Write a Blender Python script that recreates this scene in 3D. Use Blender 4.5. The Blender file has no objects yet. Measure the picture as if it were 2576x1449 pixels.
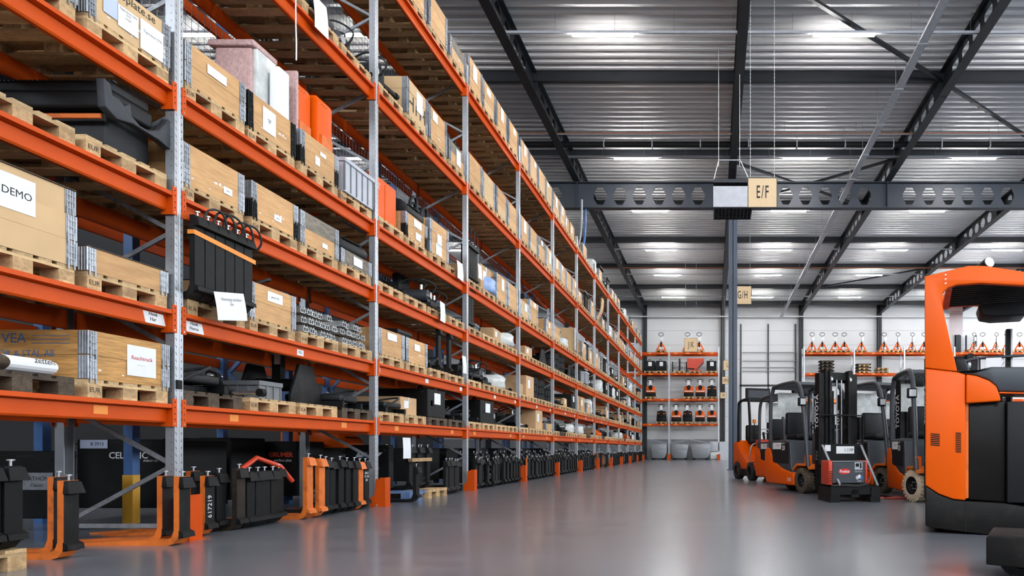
import bpy, bmesh, math, random
from mathutils import Matrix, Vector
SC = bpy.context.scene
COL = SC.collection
PI = math.pi
R = math.radians
rnd = random.Random(7)
EYE = 0.845          # lens height; the lens sits over the world origin and looks along +Y
F = 1717.3

def at(px, py, Y):   # the world point seen at a pixel of the photograph, at depth Y
    return Vector(((px - 1795) / F * Y, Y, EYE + (1128 - py) / F * Y))

# ------------------------------------------------------------------ materials
def lin(h):
    h = h.lstrip('#')
    c = [int(h[i:i + 2], 16) / 255 for i in (0, 2, 4)]
    return tuple(x / 12.92 if x <= .04045 else ((x + .055) / 1.055) ** 2.4 for x in c)

MATS = {}
def mat(name, col, rough=.5, metal=0., var=.12, scale=6., st=(1, 1, 1), rand=0., bump=0., dirt=None, emit=0., coat=0., fine=None, spec=.5):
    """Principled surface with procedural tone variation; rand = tone spread between objects; dirt = colour of blotchy wear."""
    if name in MATS: return MATS[name]
    m = bpy.data.materials.new(name); MATS[name] = m
    m.use_nodes = True
    nt = m.node_tree; N = nt.nodes; L = nt.links
    b = N['Principled BSDF']
    c = lin(col) if isinstance(col, str) else col
    b.inputs['Roughness'].default_value = rough
    b.inputs['Metallic'].default_value = metal
    b.inputs['Specular IOR Level'].default_value = spec
    if coat: b.inputs['Coat Weight'].default_value = coat
    if emit:
        b.inputs['Emission Color'].default_value = (*c, 1); b.inputs['Emission Strength'].default_value = emit
    tc = N.new('ShaderNodeTexCoord'); mp = N.new('ShaderNodeMapping')
    mp.inputs['Scale'].default_value = st
    oi = N.new('ShaderNodeObjectInfo')
    ad = N.new('ShaderNodeVectorMath'); ad.operation = 'MULTIPLY_ADD'
    L.new(tc.outputs['Object'], mp.inputs['Vector'])
    ad.inputs[1].default_value = (1, 1, 1)
    cb = N.new('ShaderNodeCombineXYZ'); ml = N.new('ShaderNodeMath'); ml.operation = 'MULTIPLY'; ml.inputs[1].default_value = 37.
    L.new(oi.outputs['Random'], ml.inputs[0])
    for i in range(3): L.new(ml.outputs[0], cb.inputs[i])
    L.new(mp.outputs[0], ad.inputs[0]); L.new(cb.outputs[0], ad.inputs[2])
    no = N.new('ShaderNodeTexNoise'); no.inputs['Scale'].default_value = scale; no.inputs['Detail'].default_value = 4
    L.new(ad.outputs[0], no.inputs['Vector'])
    rp = N.new('ShaderNodeValToRGB')
    rp.color_ramp.elements[0].position = .3; rp.color_ramp.elements[1].position = .7
    rp.color_ramp.elements[0].color = (*[x * (1 - var) for x in c], 1)
    rp.color_ramp.elements[1].color = (*[min(1, x * (1 + var)) for x in c], 1)
    L.new(no.outputs['Fac'], rp.inputs[0])
    out = rp.outputs[0]
    def mix(a, colr, fac, mode='MIX'):
        mx = N.new('ShaderNodeMix'); mx.data_type = 'RGBA'; mx.blend_type = mode
        L.new(a, mx.inputs[6])
        if isinstance(colr, tuple): mx.inputs[7].default_value = (*colr[:3], 1)
        else: L.new(colr, mx.inputs[7])
        if isinstance(fac, float): mx.inputs[0].default_value = fac
        else: L.new(fac, mx.inputs[0])
        return mx.outputs[2]
    if fine:                                  # fine grain: (scale, stretch, strength)
        mp2 = N.new('ShaderNodeMapping'); mp2.inputs['Scale'].default_value = fine[1]
        L.new(tc.outputs['Object'], mp2.inputs['Vector'])
        a2 = N.new('ShaderNodeVectorMath'); L.new(mp2.outputs[0], a2.inputs[0]); L.new(cb.outputs[0], a2.inputs[1])
        n2 = N.new('ShaderNodeTexNoise'); n2.inputs['Scale'].default_value = fine[0]; n2.inputs['Detail'].default_value = 3
        L.new(a2.outputs[0], n2.inputs['Vector'])
        r2 = N.new('ShaderNodeValToRGB'); r2.color_ramp.elements[0].position = .35; r2.color_ramp.elements[1].position = .6
        k = 1 - fine[2]
        r2.color_ramp.elements[0].color = (k, k * .95, k * .9, 1); r2.color_ramp.elements[1].color = (1, 1, 1, 1)
        L.new(n2.outputs['Fac'], r2.inputs[0])
        out = mix(out, r2.outputs[0], 1., 'MULTIPLY')
    if dirt:
        n3 = N.new('ShaderNodeTexNoise'); n3.inputs['Scale'].default_value = scale * .6; n3.inputs['Detail'].default_value = 6
        n3.inputs['Roughness'].default_value = .7
        L.new(ad.outputs[0], n3.inputs['Vector'])
        r3 = N.new('ShaderNodeValToRGB'); r3.color_ramp.elements[0].position = .52; r3.color_ramp.elements[1].position = .72
        r3.color_ramp.elements[1].color = (.75, .75, .75, 1)
        L.new(n3.outputs['Fac'], r3.inputs[0])
        out = mix(out, lin(dirt), r3.outputs[0])
    if rand:
        mr = N.new('ShaderNodeMapRange'); mr.inputs[3].default_value = 1 - rand; mr.inputs[4].default_value = 1 + rand * .5
        L.new(oi.outputs['Random'], mr.inputs[0])
        cc = N.new('ShaderNodeCombineColor')
        for i in range(3): L.new(mr.outputs[0], cc.inputs[i])
        out = mix(out, cc.outputs[0], 1., 'MULTIPLY')
    L.new(out, b.inputs['Base Color'])
    if bump:
        bp = N.new('ShaderNodeBump'); bp.inputs['Strength'].default_value = bump; bp.inputs['Distance'].default_value = .02
        L.new(no.outputs['Fac'], bp.inputs['Height']); L.new(bp.outputs[0], b.inputs['Normal'])
    return m

ORANGE = mat('rack_orange', '#cc4c08', .48, spec=.18, var=.06, scale=3, dirt='#bf5018')
TRUCK = mat('truck_orange', '#e65a02', .42, spec=.22, var=.04, scale=2)
TRUCKD = mat('worn_orange', '#d9691a', .5, var=.12, scale=6, dirt='#6a3a1c')
FORKOR = mat('fork_orange', '#dd7026', .5, var=.12, scale=9, dirt='#7a3a16', rand=.1)
RED = mat('red_paint', '#c23a1e', .45, var=.1)
GALV = mat('galvanised_steel', '#b0b3b8', .4, .7, var=.06, scale=9, rand=.08)
GALVD = mat('dull_zinc', '#8f9297', .5, .5, var=.2, scale=20)
HINGE = mat('hinge_steel', '#94979c', .42, .75, var=.2, scale=30, rand=.25)
STEEL = mat('bright_steel', '#cfd2d6', .25, .9, var=.1)
SLOT = mat('slot_shadow', '#101113', .9, var=0)
BLACK = mat('black_steel', '#0d0e0f', .6, spec=.25, metal=.1, var=.3, scale=9, rand=.2)
BLACKW = mat('worn_black_steel', '#131314', .6, .1, spec=.25, var=.35, scale=7, dirt='#302d29', rand=.3)
BROWNW = mat('rusty_black_steel', '#2a221b', .65, .1, spec=.3, var=.35, scale=7, dirt='#5a4632', rand=.2)
PLAST = mat('black_plastic', '#131518', .55, spec=.3, var=.15, scale=12)
DGREY = mat('dark_grey_paint', '#33363b', .5, spec=.3, var=.12)
MGREY = mat('mid_grey_plastic', '#6d7074', .55, var=.12)
LGREY = mat('light_grey_plastic', '#b9bcc4', .5, var=.08)
RUBBER = mat('tyre_rubber', '#232426', .85, var=.25, scale=20, dirt='#4a4741')
RUBBERB = mat('dusty_tyre_rubber', '#4a4034', .9, var=.25, scale=14, dirt='#6d5f4c')
CREAM = mat('cream_tyre_rubber', '#c9b79c', .85, var=.15, scale=16, dirt='#a38f73')
WOODX = mat('pallet_wood', '#cfae80', .75, var=.2, scale=3.5, st=(1, 5, 5), rand=.28, fine=(14, (1, 6, 6), .25), dirt='#a9875f')
WOODY = mat('pallet_wood_crosswise', '#d0b082', .75, var=.2, scale=3.5, st=(5, 1, 5), rand=.28, fine=(14, (6, 1, 6), .25), dirt='#a9875f')
WOODB = mat('pallet_block_wood', '#c6a377', .8, var=.25, scale=9, rand=.28, fine=(30, (1, 1, 1), .25), dirt='#9c7a54')
BOXX = mat('collar_wood', '#cf9f69', .6, var=.1, scale=2.4, st=(1, 4, 6), rand=.13, fine=(6, (1, 3, 8), .13))
BOXY = mat('collar_wood_crosswise', '#d0a16b', .6, var=.1, scale=2.4, st=(4, 1, 6), rand=.13, fine=(6, (3, 1, 8), .13))
PINEX = mat('knotty_pine', '#c08c4c', .6, var=.25, scale=3, st=(1, 4, 7), fine=(7, (1, 3, 16), .35))
PINEY = mat('knotty_pine_crosswise', '#c49150', .6, var=.25, scale=3, st=(4, 1, 7), fine=(7, (3, 1, 16), .35))
GREYW = mat('weathered_grey_wood', '#8c8478', .85, var=.25, scale=3, st=(3, 2, 7), rand=.12, fine=(10, (4, 1, 14), .4))
DARKW = mat('oily_dark_wood', '#55483a', .85, var=.35, scale=4, st=(2, 4, 4), rand=.2, fine=(12, (2, 5, 9), .4))
BLUEW = mat('blue_painted_wood', '#5f7ba8', .8, var=.25, scale=6, dirt='#8c93a0')
PLY = mat('pale_plywood', '#ceab7e', .65, var=.07, scale=3)
CARD = mat('cardboard', '#c7a178', .8, var=.08, scale=3, rand=.15)
PAPER = mat('white_paper', '#e9eaec', .7, var=.03, rand=.05)
PAPERB = mat('bluish_paper', '#b9c4dc', .7, var=.03)
YELL = mat('amber_label', '#f0913a', .6, var=.05)
INK = mat('black_ink', '#1c1c1e', .7, var=0)
INKG = mat('grey_ink', '#77787c', .7, var=0)
INKR = mat('red_ink', '#c8342c', .6, var=0)
INKB = mat('blue_ink', '#2f5f94', .6, var=0)
WHITE = mat('white_paint', '#e4e5e6', .5, var=.03)
FILM = mat('wrap_film', '#c9cbc9', .25, var=.2, scale=8, bump=.5)
PINK = mat('pink_bubble_wrap', '#bd9a96', .4, var=.15, scale=30, bump=.8)
BLUEP = mat('blue_rack_paint', '#3d6296', .45, var=.1)
BLUEF = mat('blue_film', '#8fa9d6', .35, var=.2, scale=7, bump=.6)
YPAINT = mat('yellow_paint', '#d09a2c', .5, var=.1)
ALU = mat('aluminium_profile', '#b2b3b3', .4, .6, var=.15, scale=14, rand=.15)
ANTH = mat('anthracite_steel', '#1b1f25', .5, .1, var=.1, scale=1.5)
SIGNW = mat('sign_beige', '#dcbf97', .6, var=.03)
COPPER = mat('copper_pipe', '#b06a45', .35, .7, var=.1)
GLASSY = mat('lamp_lens', '#dfe3e8', .1, .2, var=.05)
AMBER = mat('amber_beacon', '#f08a1c', .3, var=.05)
HAZR = mat('red_lens', '#d03418', .3, var=.05)
BLUEC = mat('blue_canister', '#2f5c9c', .4, var=.1)
GLOW = mat('lamp_tube', (1., .975, .94), .5, var=0, emit=110.)

# ------------------------------------------------------------------ mesh builder
class MB:
    def __init__(s): s.v = []; s.f = []; s.m = []; s.sm = []; s.mats = []
    def add(s, vs, fs, m, M=None, smooth=False):
        if m not in s.mats: s.mats.append(m)
        i = s.mats.index(m); b = len(s.v)
        if M is not None: vs = [M @ Vector(v) for v in vs]
        s.v.extend([tuple(v) for v in vs])
        for f in fs: s.f.append([b + k for k in f]); s.m.append(i); s.sm.append(smooth)
        return s
    def box(s, x0, x1, y0, y1, z0, z1, m, M=None):
        vs = [(x, y, z) for z in (z0, z1) for y in (y0, y1) for x in (x0, x1)]
        return s.add(vs, [(0, 2, 3, 1), (4, 5, 7, 6), (0, 1, 5, 4), (2, 6, 7, 3), (0, 4, 6, 2), (1, 3, 7, 5)], m, M)
    def cbox(s, c, d, m, M=None):
        return s.box(c[0] - d[0] / 2, c[0] + d[0] / 2, c[1] - d[1] / 2, c[1] + d[1] / 2, c[2] - d[2] / 2, c[2] + d[2] / 2, m, M)
    def rbox(s, x0, x1, y0, y1, z0, z1, m, b=.02, seg=2, M=None):      # box with rounded edges
        bm = bmesh.new(); bmesh.ops.create_cube(bm, size=1)
        for v in bm.verts:
            v.co = Vector((x0 + (v.co.x + .5) * (x1 - x0), y0 + (v.co.y + .5) * (y1 - y0), z0 + (v.co.z + .5) * (z1 - z0)))
        bmesh.ops.bevel(bm, geom=list(bm.edges), offset=b, segments=seg, affect='EDGES', profile=.5)
        bm.verts.index_update()
        s.add([v.co.copy() for v in bm.verts], [[v.index for v in f.verts] for f in bm.faces], m, M, seg > 1); bm.free(); return s
    def prism(s, poly, ax, a, b, m, M=None, bev=0., seg=2):            # polygon in the other two axes, extruded along ax
        bm = bmesh.new()
        def P(u, w, t): return {'x': (t, u, w), 'y': (u, t, w), 'z': (u, w, t)}[ax]
        lo = [bm.verts.new(P(u, w, a)) for u, w in poly]; hi = [bm.verts.new(P(u, w, b)) for u, w in poly]
        n = len(poly)
        bm.faces.new(lo); bm.faces.new(hi[::-1])
        for i in range(n): bm.faces.new((lo[i], hi[i], hi[(i + 1) % n], lo[(i + 1) % n]))
        bmesh.ops.recalc_face_normals(bm, faces=bm.faces)
        if bev: bmesh.ops.bevel(bm, geom=[e for e in bm.edges if e.calc_face_angle(0) > .5], offset=bev, segments=seg, affect='EDGES', profile=.5)
        bm.verts.index_update()
        s.add([v.co.copy() for v in bm.verts], [[v.index for v in f.verts] for f in bm.faces], m, M, bool(bev)); bm.free(); return s
    def cyl(s, p, q, r, m, n=12, r2=None, M=None, caps=True):
        p = Vector(p); q = Vector(q); d = (q - p); Q = d.to_track_quat('Z', 'Y').to_matrix(); r2 = r if r2 is None else r2
        vs = []
        for c, rr in ((p, r), (q, r2)):
            for i in range(n):
                a = 2 * PI * i / n; vs.append(c + Q @ Vector((math.cos(a) * rr, math.sin(a) * rr, 0)))
        s.add(vs, [(i, (i + 1) % n, n + (i + 1) % n, n + i) for i in range(n)], m, M, n > 6)
        if caps:
            s.add(vs[:n], [list(range(n))[::-1]], m, M); s.add(vs[n:], [list(range(n))], m, M)
        return s
    def lathe(s, prof, p, ax, m, n=24, M=None):                      # profile (r, t) turned about an axis through p
        p = Vector(p); Q = Vector(ax).to_track_quat('Z', 'Y').to_matrix(); vs = []
        for r, t in prof:
            for i in range(n):
                a = 2 * PI * i / n; vs.append(p + Q @ Vector((math.cos(a) * r, math.sin(a) * r, t)))
        fs = [(k * n + i, k * n + (i + 1) % n, (k + 1) * n + (i + 1) % n, (k + 1) * n + i) for k in range(len(prof) - 1) for i in range(n)]
        return s.add(vs, fs, m, M, True)
    def bar(s, p, q, w, h, m, M=None, up=(0, 0, 1)):
        p = Vector(p); q = Vector(q); d = (q - p); L = d.length; d.normalize(); u = Vector(up)
        if abs(d.dot(u)) > .99: u = Vector((1, 0, 0))
        x = d.cross(u).normalized(); z = x.cross(d)
        vs = [b + x * (sx * w / 2) + z * (sz * h / 2) for b in (p, q) for sx, sz in ((-1, -1), (1, -1), (1, 1), (-1, 1))]
        return s.add(vs, [(0, 1, 2, 3)[::-1], (4, 5, 6, 7), (0, 1, 5, 4), (1, 2, 6, 5), (2, 3, 7, 6), (3, 0, 4, 7)], m, M)
    def tube(s, pts, r, m, n=8, M=None):
        pts = [Vector(p) for p in pts]; vs = []; k = len(pts); pu = None
        for i, p in enumerate(pts):
            d = (pts[min(i + 1, k - 1)] - pts[max(i - 1, 0)]).normalized()
            u = pu if pu is not None else (Vector((0, 0, 1)) if abs(d.z) < .9 else Vector((1, 0, 0)))
            x = d.cross(u).normalized(); u = x.cross(d).normalized(); pu = u
            for j in range(n):
                a = 2 * PI * j / n; vs.append(p + x * (math.cos(a) * r) + u * (math.sin(a) * r))
        s.add(vs, [(i * n + j, i * n + (j + 1) % n, (i + 1) * n + (j + 1) % n, (i + 1) * n + j) for i in range(k - 1) for j in range(n)], m, M, True)
        s.add(vs[:n], [list(range(n))[::-1]], m, M); return s.add(vs[-n:], [list(range(n))], m, M)
    def data(s, name):
        me = bpy.data.meshes.new(name)
        me.from_pydata(s.v, [], s.f)
        for m in s.mats: me.materials.append(m)
        me.polygons.foreach_set('material_index', s.m); me.polygons.foreach_set('use_smooth', s.sm)
        me.update(); return me

def curve(pts, n=6):                        # smooth polyline through the points
    pts = [Vector(p) for p in pts]; o = []
    for i in range(len(pts) - 1):
        a, b = pts[i], pts[i + 1]; p = pts[max(i - 1, 0)]; q = pts[min(i + 2, len(pts) - 1)]
        for k in range(n):
            t = k / n; t2 = t * t; t3 = t2 * t
            o.append(.5 * ((2 * a) + (b - p) * t + (2 * p - 5 * a + 4 * b - q) * t2 + (3 * a - p - 3 * b + q) * t3))
    o.append(pts[-1]); return o

CACHE = {}
def cached(key, fn):
    if key not in CACHE: CACHE[key] = fn()
    return CACHE[key]

def ob(name, d, parent=None, loc=(0, 0, 0), rz=0., rot=None):
    if isinstance(d, MB): d = d.data(name)
    o = bpy.data.objects.new(name, d); COL.objects.link(o)
    o.location = loc; o.rotation_euler = rot if rot else (0, 0, rz)
    if parent is not None: o.parent = parent
    return o
def tag(o, label, cat, group=None):
    o['label'] = label; o['category'] = cat
    if group: o['group'] = group
    return o
def thing(name, label, cat, loc=(0, 0, 0), rz=0., group=None):
    o = bpy.data.objects.new(name, None); COL.objects.link(o); o.empty_display_size = .1
    o.location = loc; o.rotation_euler = (0, 0, rz)
    return tag(o, label, cat, group)
def struct(name, d, loc=(0, 0, 0)):
    o = ob(name, d, None, loc); o['kind'] = 'structure'; return o
def kids(o): return KIDS.get(o.name, [])
KIDS = {}
def note_children():
    KIDS.clear()
    for o in COL.objects:
        if o.parent: KIDS.setdefault(o.parent.name, []).append(o)
def dup(o, label=None, loc=None, rz=None, group=None, parent=None, swap=None):
    """A copy of a thing with copies of its parts and sub-parts (mesh data shared)."""
    c = o.copy(); COL.objects.link(c)
    if parent is not None: c.parent = parent
    if label: c['label'] = label
    if loc is not None: c.location = loc
    if rz is not None: c.rotation_euler = (0, 0, rz)
    if group: c['group'] = group
    for ch in list(o.children): dup(ch, parent=c)
    return c

FACE = {'+x': (PI / 2, 0, PI / 2), '-y': (PI / 2, 0, 0), '-x': (PI / 2, 0, -PI / 2), '+z': (0, 0, 0)}
def text(s, size, m, loc, face='+x', parent=None, name='lettering', roll=0., align='CENTER', sx=1., bold=0., gap=1.):
    cu = bpy.data.curves.new(name, 'FONT'); cu.body = s; cu.size = size; cu.align_x = align; cu.align_y = 'CENTER'
    cu.extrude = .0004; cu.resolution_u = 2; cu.space_character = gap; cu.offset = bold; cu.materials.append(m)
    o = bpy.data.objects.new(name, cu); COL.objects.link(o)
    Mx = (Matrix.Rotation(FACE[face][2], 4, 'Z') @ Matrix.Rotation(FACE[face][0], 4, 'X') if face != '+z' else Matrix.Identity(4)) @ Matrix.Rotation(roll, 4, 'Z')
    o.rotation_euler = Mx.to_euler(); o.location = loc; o.scale = (sx, 1, 1)
    if parent is not None: o.parent = parent
    return o
# ------------------------------------------------------------------ camera
cd = bpy.data.cameras.new('camera'); cam = bpy.data.objects.new('camera', cd); COL.objects.link(cam)
cam.location = (0, 0, EYE); cam.rotation_euler = (PI / 2, 0, 0)
cd.sensor_width = 36; cd.lens = F * 36 / 2576; cd.shift_x = (1288 - 1795) / 2576; cd.shift_y = (1128 - 724.5) / 2576
cd.clip_start = .05; cd.clip_end = 300
SC.camera = cam

# ------------------------------------------------------------------ hall
WY = 52.6                     # far wall
XL, XR, YN = -21., 30., -9.
CZ = 11.85                    # underside of the roof deck
RX = [-5.28 + 6 * i for i in range(-2, 6)]     # rafter lines
fm = bpy.data.materials.new('polished_concrete'); fm.use_nodes = True
def _floor():
    nt = fm.node_tree; N = nt.nodes; L = nt.links; b = N['Principled BSDF']
    tc = N.new('ShaderNodeTexCoord')
    def noise(scale, st, det=5):
        mp = N.new('ShaderNodeMapping'); mp.inputs['Scale'].default_value = st
        n = N.new('ShaderNodeTexNoise'); n.inputs['Scale'].default_value = scale; n.inputs['Detail'].default_value = det
        L.new(tc.outputs['Object'], mp.inputs[0]); L.new(mp.outputs[0], n.inputs['Vector']); return n.outputs['Fac']
    a = noise(.5, (1, 1, 1)); c = noise(1.6, (.35, 1.6, 1)); d = noise(9, (.5, 3, 1), 5)
    r1 = N.new('ShaderNodeValToRGB'); r1.color_ramp.elements[0].position = .3; r1.color_ramp.elements[1].position = .72
    r1.color_ramp.elements[0].color = (*lin('#666b72'), 1); r1.color_ramp.elements[1].color = (*lin('#797e86'), 1)
    mx = N.new('ShaderNodeMath'); mx.operation = 'MULTIPLY_ADD'; mx.inputs[1].default_value = .55
    L.new(c, mx.inputs[0]); m2 = N.new('ShaderNodeMath'); m2.operation = 'MULTIPLY'; m2.inputs[1].default_value = .45
    L.new(a, m2.inputs[0]); L.new(m2.outputs[0], mx.inputs[2]); L.new(mx.outputs[0], r1.inputs[0])
    L.new(r1.outputs[0], b.inputs['Base Color'])
    mr = N.new('ShaderNodeMapRange'); mr.inputs[3].default_value = .26; mr.inputs[4].default_value = .36
    L.new(c, mr.inputs[0]); L.new(mr.outputs[0], b.inputs['Roughness'])
    bp = N.new('ShaderNodeBump'); bp.inputs['Strength'].default_value = .035; bp.inputs['Distance'].default_value = .01
    L.new(d, bp.inputs['Height']); L.new(bp.outputs[0], b.inputs['Normal'])
    b.inputs['Specular IOR Level'].default_value = .8; b.inputs['Coat Weight'].default_value = .5; b.inputs['Coat Roughness'].default_value = .15
_floor()
struct('floor', MB().box(XL, XR, YN, WY + .3, -.2, 0, fm))

DECK = mat('roof_deck_steel', '#e0e1e3', .5, .05, var=.05, scale=.6)
mb = MB(); prof = []; y = YN; P = .316
while y < WY + .3:
    prof += [(y, CZ), (y + .10, CZ), (y + .135, CZ + .13), (y + .28, CZ + .13)]; y += P
prof.append((y, CZ))
n = len(prof)
mb.add([(XL, a, z) for a, z in prof] + [(XR, a, z) for a, z in prof], [(i, i + 1, n + i + 1, n + i) for i in range(n - 1)], DECK)
mb.box(XL, XR, YN, WY + .3, CZ + .3, CZ + .4, DECK)
struct('ceiling', mb)

WALLM = mat('wall_panel', '#dcddde', .6, var=.04, scale=.4)
WAINS = mat('wall_base_grey', '#8b8d90', .7, var=.08, scale=.8)
SEAM = mat('panel_seam', '#9c9ea1', .6, var=0)
mb = MB().box(XL, XR, WY, WY + .25, 0, CZ + .3, WALLM).box(XL, .72, WY - .06, WY, 0, 1.55, WAINS)
for z in (2.2, 3.3, 4.4, 5.5, 6.6, 7.7, 8.8, 9.9): mb.box(XL, XR, WY - .004, WY, z, z + .02, SEAM)
struct('wall_far', mb)
struct('wall_left', MB().box(XL - .25, XL, YN, WY, 0, CZ + .3, mat('dark_wall_panel', '#3c3e42', .7, var=.05, scale=.5)))
# daylight comes in through a long high window band in the right wall and high windows behind the photographer
WB, WT = 7.6, 11.4
FR = mat('window_frame_paint', '#3b4047', .5)
mb = MB().box(XR, XR + .3, YN, WY, 0, WB, WALLM).box(XR, XR + .3, YN, WY, WT, CZ + .3, WALLM)
y = YN
while y < WY: mb.box(XR, XR + .3, y, y + .9, WB, WT, WALLM); y += 6.16
struct('wall_right', mb)
mb = MB().box(XL, XR, YN - .3, YN, 0, 8.2, WALLM).box(XL, XR, YN - .3, YN, 11.4, CZ + .3, WALLM)
for x in (XL, -13, -5.5, 3.2, 11.5, 20): mb.box(x, x + 2.2, YN - .3, YN, 8.2, 11.4, WALLM)
struct('wall_near', mb)
i = 0; y = YN + .9
while y < WY - 5:
    i += 1; w = MB()
    for z in (WB, (WB + WT) / 2, WT - .08): w.box(XR + .1, XR + .18, y, y + 5.26, z, z + .08, FR)
    for yy in (y, y + 2.6, y + 5.2): w.box(XR + .1, XR + .18, yy, yy + .06, WB, WT, FR)
    struct('window_%d' % i, w); y += 6.16

# columns along the far wall and the girder line
mb = MB()
def hcol(x, y, z1, w=.32, d=.3, m=ANTH):
    return MB().box(x - w / 2, x + w / 2, y - d / 2, y - d / 2 + .025, 0, z1, m).box(x - w / 2, x + w / 2, y + d / 2 - .025, y + d / 2, 0, z1, m) \
        .box(x - .012, x + .012, y - d / 2, y + d / 2, 0, z1, m).box(x - w * .7, x + w * .7, y - d * .75, y + d * .75, 0, .03, m)
for x in RX: struct('wall_column', hcol(x, WY - .2, CZ))
RZ = EYE + 10.3               # underside of the rafters
GY = 26.5                     # girder line
struct('hall_column', hcol(.75, GY, RZ - 1.0, .33, .33, mat('column_blue_grey', '#3c4656', .45, .1, var=.05)))

def cell_plate(mb, u0, u1, z0, z1, cu, hw, hh, mk, m):
    """Web panel u0..u1 x z0..z1 with one elongated octagonal opening; mk(u, z) gives the 3-D point."""
    zc = (z0 + z1) / 2; q = hw * .42
    o = [(cu - hw, zc - hh * .25), (cu - q, zc - hh), (cu + q, zc - hh), (cu + hw, zc - hh * .25), (cu + hw, zc + hh * .25), (cu + q, zc + hh), (cu - q, zc + hh), (cu - hw, zc + hh * .25)]
    e = [(u0, z0), (u1, z0), (u1, z1), (u0, z1)]
    vs = [mk(*p) for p in o + e]
    mb.add(vs, [(8, 0, 7, 11), (8, 1, 0), (8, 9, 2, 1), (9, 3, 2), (9, 10, 4, 3), (10, 5, 4), (10, 11, 6, 5), (11, 7, 6)], m)

# castellated girder across the hall (parts: flanges and web are one welded beam)
mb = MB(); gz0, gz1 = EYE + 9.3, EYE + 10.3
GM = mat('girder_blue_grey', '#242a34', .5, .1, var=.06)
mb.box(XL, XR, GY - .15, GY + .15, gz1 - .03, gz1, GM).box(XL, XR, GY - .15, GY + .15, gz0, gz0 + .03, GM)
for bi, x in enumerate(RX):
    off = .88 if bi % 2 == 0 else 1.33
    for dy in (-.01, .01):
        mk = lambda u, z, dy=dy: (u, GY + dy, z)
        mb.add([mk(x, gz0), mk(x + off - .38, gz0), mk(x + off - .38, gz1), mk(x, gz1)], [(0, 1, 2, 3)], GM)
        for k in range(6):
            c = x + off + .76 * k
            cell_plate(mb, c - .38, c + .38, gz0, gz1, c, .255, .345, mk, GM)
        e = x + off + .76 * 5 + .38
        mb.add([mk(e, gz0), mk(x + 6, gz0), mk(x + 6, gz1), mk(e, gz1)], [(0, 1, 2, 3)], GM)
    mb.box(x - .01, x + .01, GY - .14, GY + .14, gz0, gz1, GM)
struct('roof_girder_beam', mb)

# castellated rafters running along the hall, purlin beams between them
RT = CZ - .02
PY = [4.5, 9.7, 14.9, 20.0, 25.2, 30.4, 35.6, 40.7, 45.9, 51.0]
for x in RX:
    mb = MB()
    mb.box(x - .13, x + .13, YN, WY, RZ, RZ + .03, ANTH).box(x - .13, x + .13, YN, WY, RT - .03, RT, ANTH)
    mk = lambda u, z: (x, u, z)
    ys = [YN] + PY + [WY]
    for a, b in zip(ys, ys[1:]):
        k = int((b - a - 1.0) / .76); s = (b - a - k * .76) / 2
        mb.add([mk(a, RZ), mk(a + s, RZ), mk(a + s, RT), mk(a, RT)], [(0, 1, 2, 3)], ANTH)
        mb.add([mk(b - s, RZ), mk(b, RZ), mk(b, RT), mk(b - s, RT)], [(0, 1, 2, 3)], ANTH)
        for j in range(k):
            c = a + s + .38 + .76 * j
            cell_plate(mb, c - .38, c + .38, RZ, RT, c, .24, .25, mk, ANTH)
        if b < WY: mb.box(x - .12, x + .12, b - .012, b + .012, RZ, RT, ANTH)
    struct('roof_rafter_beam', mb)
for yy in PY: struct('roof_purlin_beam', MB().box(XL, XR, yy - .08, yy + .08, CZ - .28, CZ, ANTH))
for a, b in (((.75, 15.0), (6.7, 20.0)), ((6.7, 20.0), (12.7, 25.2)), ((.75, 25.6), (6.7, 30.4)), ((.75, 30.4), (6.7, 25.4)), ((6.72, 45.9), (12.7, 40.7))):
    struct('roof_brace_beam', MB().bar((*a, CZ - .25), (*b, CZ - .25), .1, .08, ANTH))

# services under the roof
struct('trim_1', MB().cyl((XL, 23.4, EYE + 10.42), (XR, 23.4, EYE + 10.42), .1, BLACK, 14))
pm = MB().cyl((XL, 23.0, EYE + 10.62), (XR, 23.0, EYE + 10.62), .018, COPPER, 8)
x = -12.
while x < XR: pm.cyl((x, 23.0, EYE + 10.62), (x, 23.0, CZ), .006, GALVD, 5); x += 2.4
struct('trim_2', pm)
pm = MB(); x = -12.
while x < XR: pm.cyl((x, 23.4, EYE + 10.32), (x, 23.4, CZ), .008, GALV, 5); pm.box(x - .02, x + .02, 23.29, 23.51, EYE + 10.3, EYE + 10.55, GALV); x += 1.65
struct('trim_3', pm)
struct('trim_4', MB().cyl((XL, 22.6, EYE + 10.4), (XR, 22.6, EYE + 10.4), .02, GALVD, 6))
struct('trim_5', MB().cyl((XL, WY - .6, EYE + 10.05), (XR, WY - .6, EYE + 10.05), .05, WHITE, 8))
struct('trim_6', MB().cyl((XL, 39.5, EYE + 10.45), (XR, 39.5, EYE + 10.45), .03, COPPER, 6))
# cable tray hung along the hall
tx, tz = 5.12, EYE + 9.9
tm = MB().box(tx - .1, tx + .1, YN, WY - .5, tz, tz + .008, GALV).box(tx - .104, tx - .096, YN, WY - .5, tz, tz + .06, GALV).box(tx + .096, tx + .104, YN, WY - .5, tz, tz + .06, GALV)
y = 2.
while y < WY - 1:
    tm.box(tx - .12, tx + .12, y - .02, y + .02, tz - .02, tz, GALV).cyl((tx - .1, y, tz), (tx - .1, y, CZ), .006, GALV, 5); y += 2.1
tag(ob('cable_tray', tm), 'long perforated cable tray hanging under the roof along the hall', 'cable tray')

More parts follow.
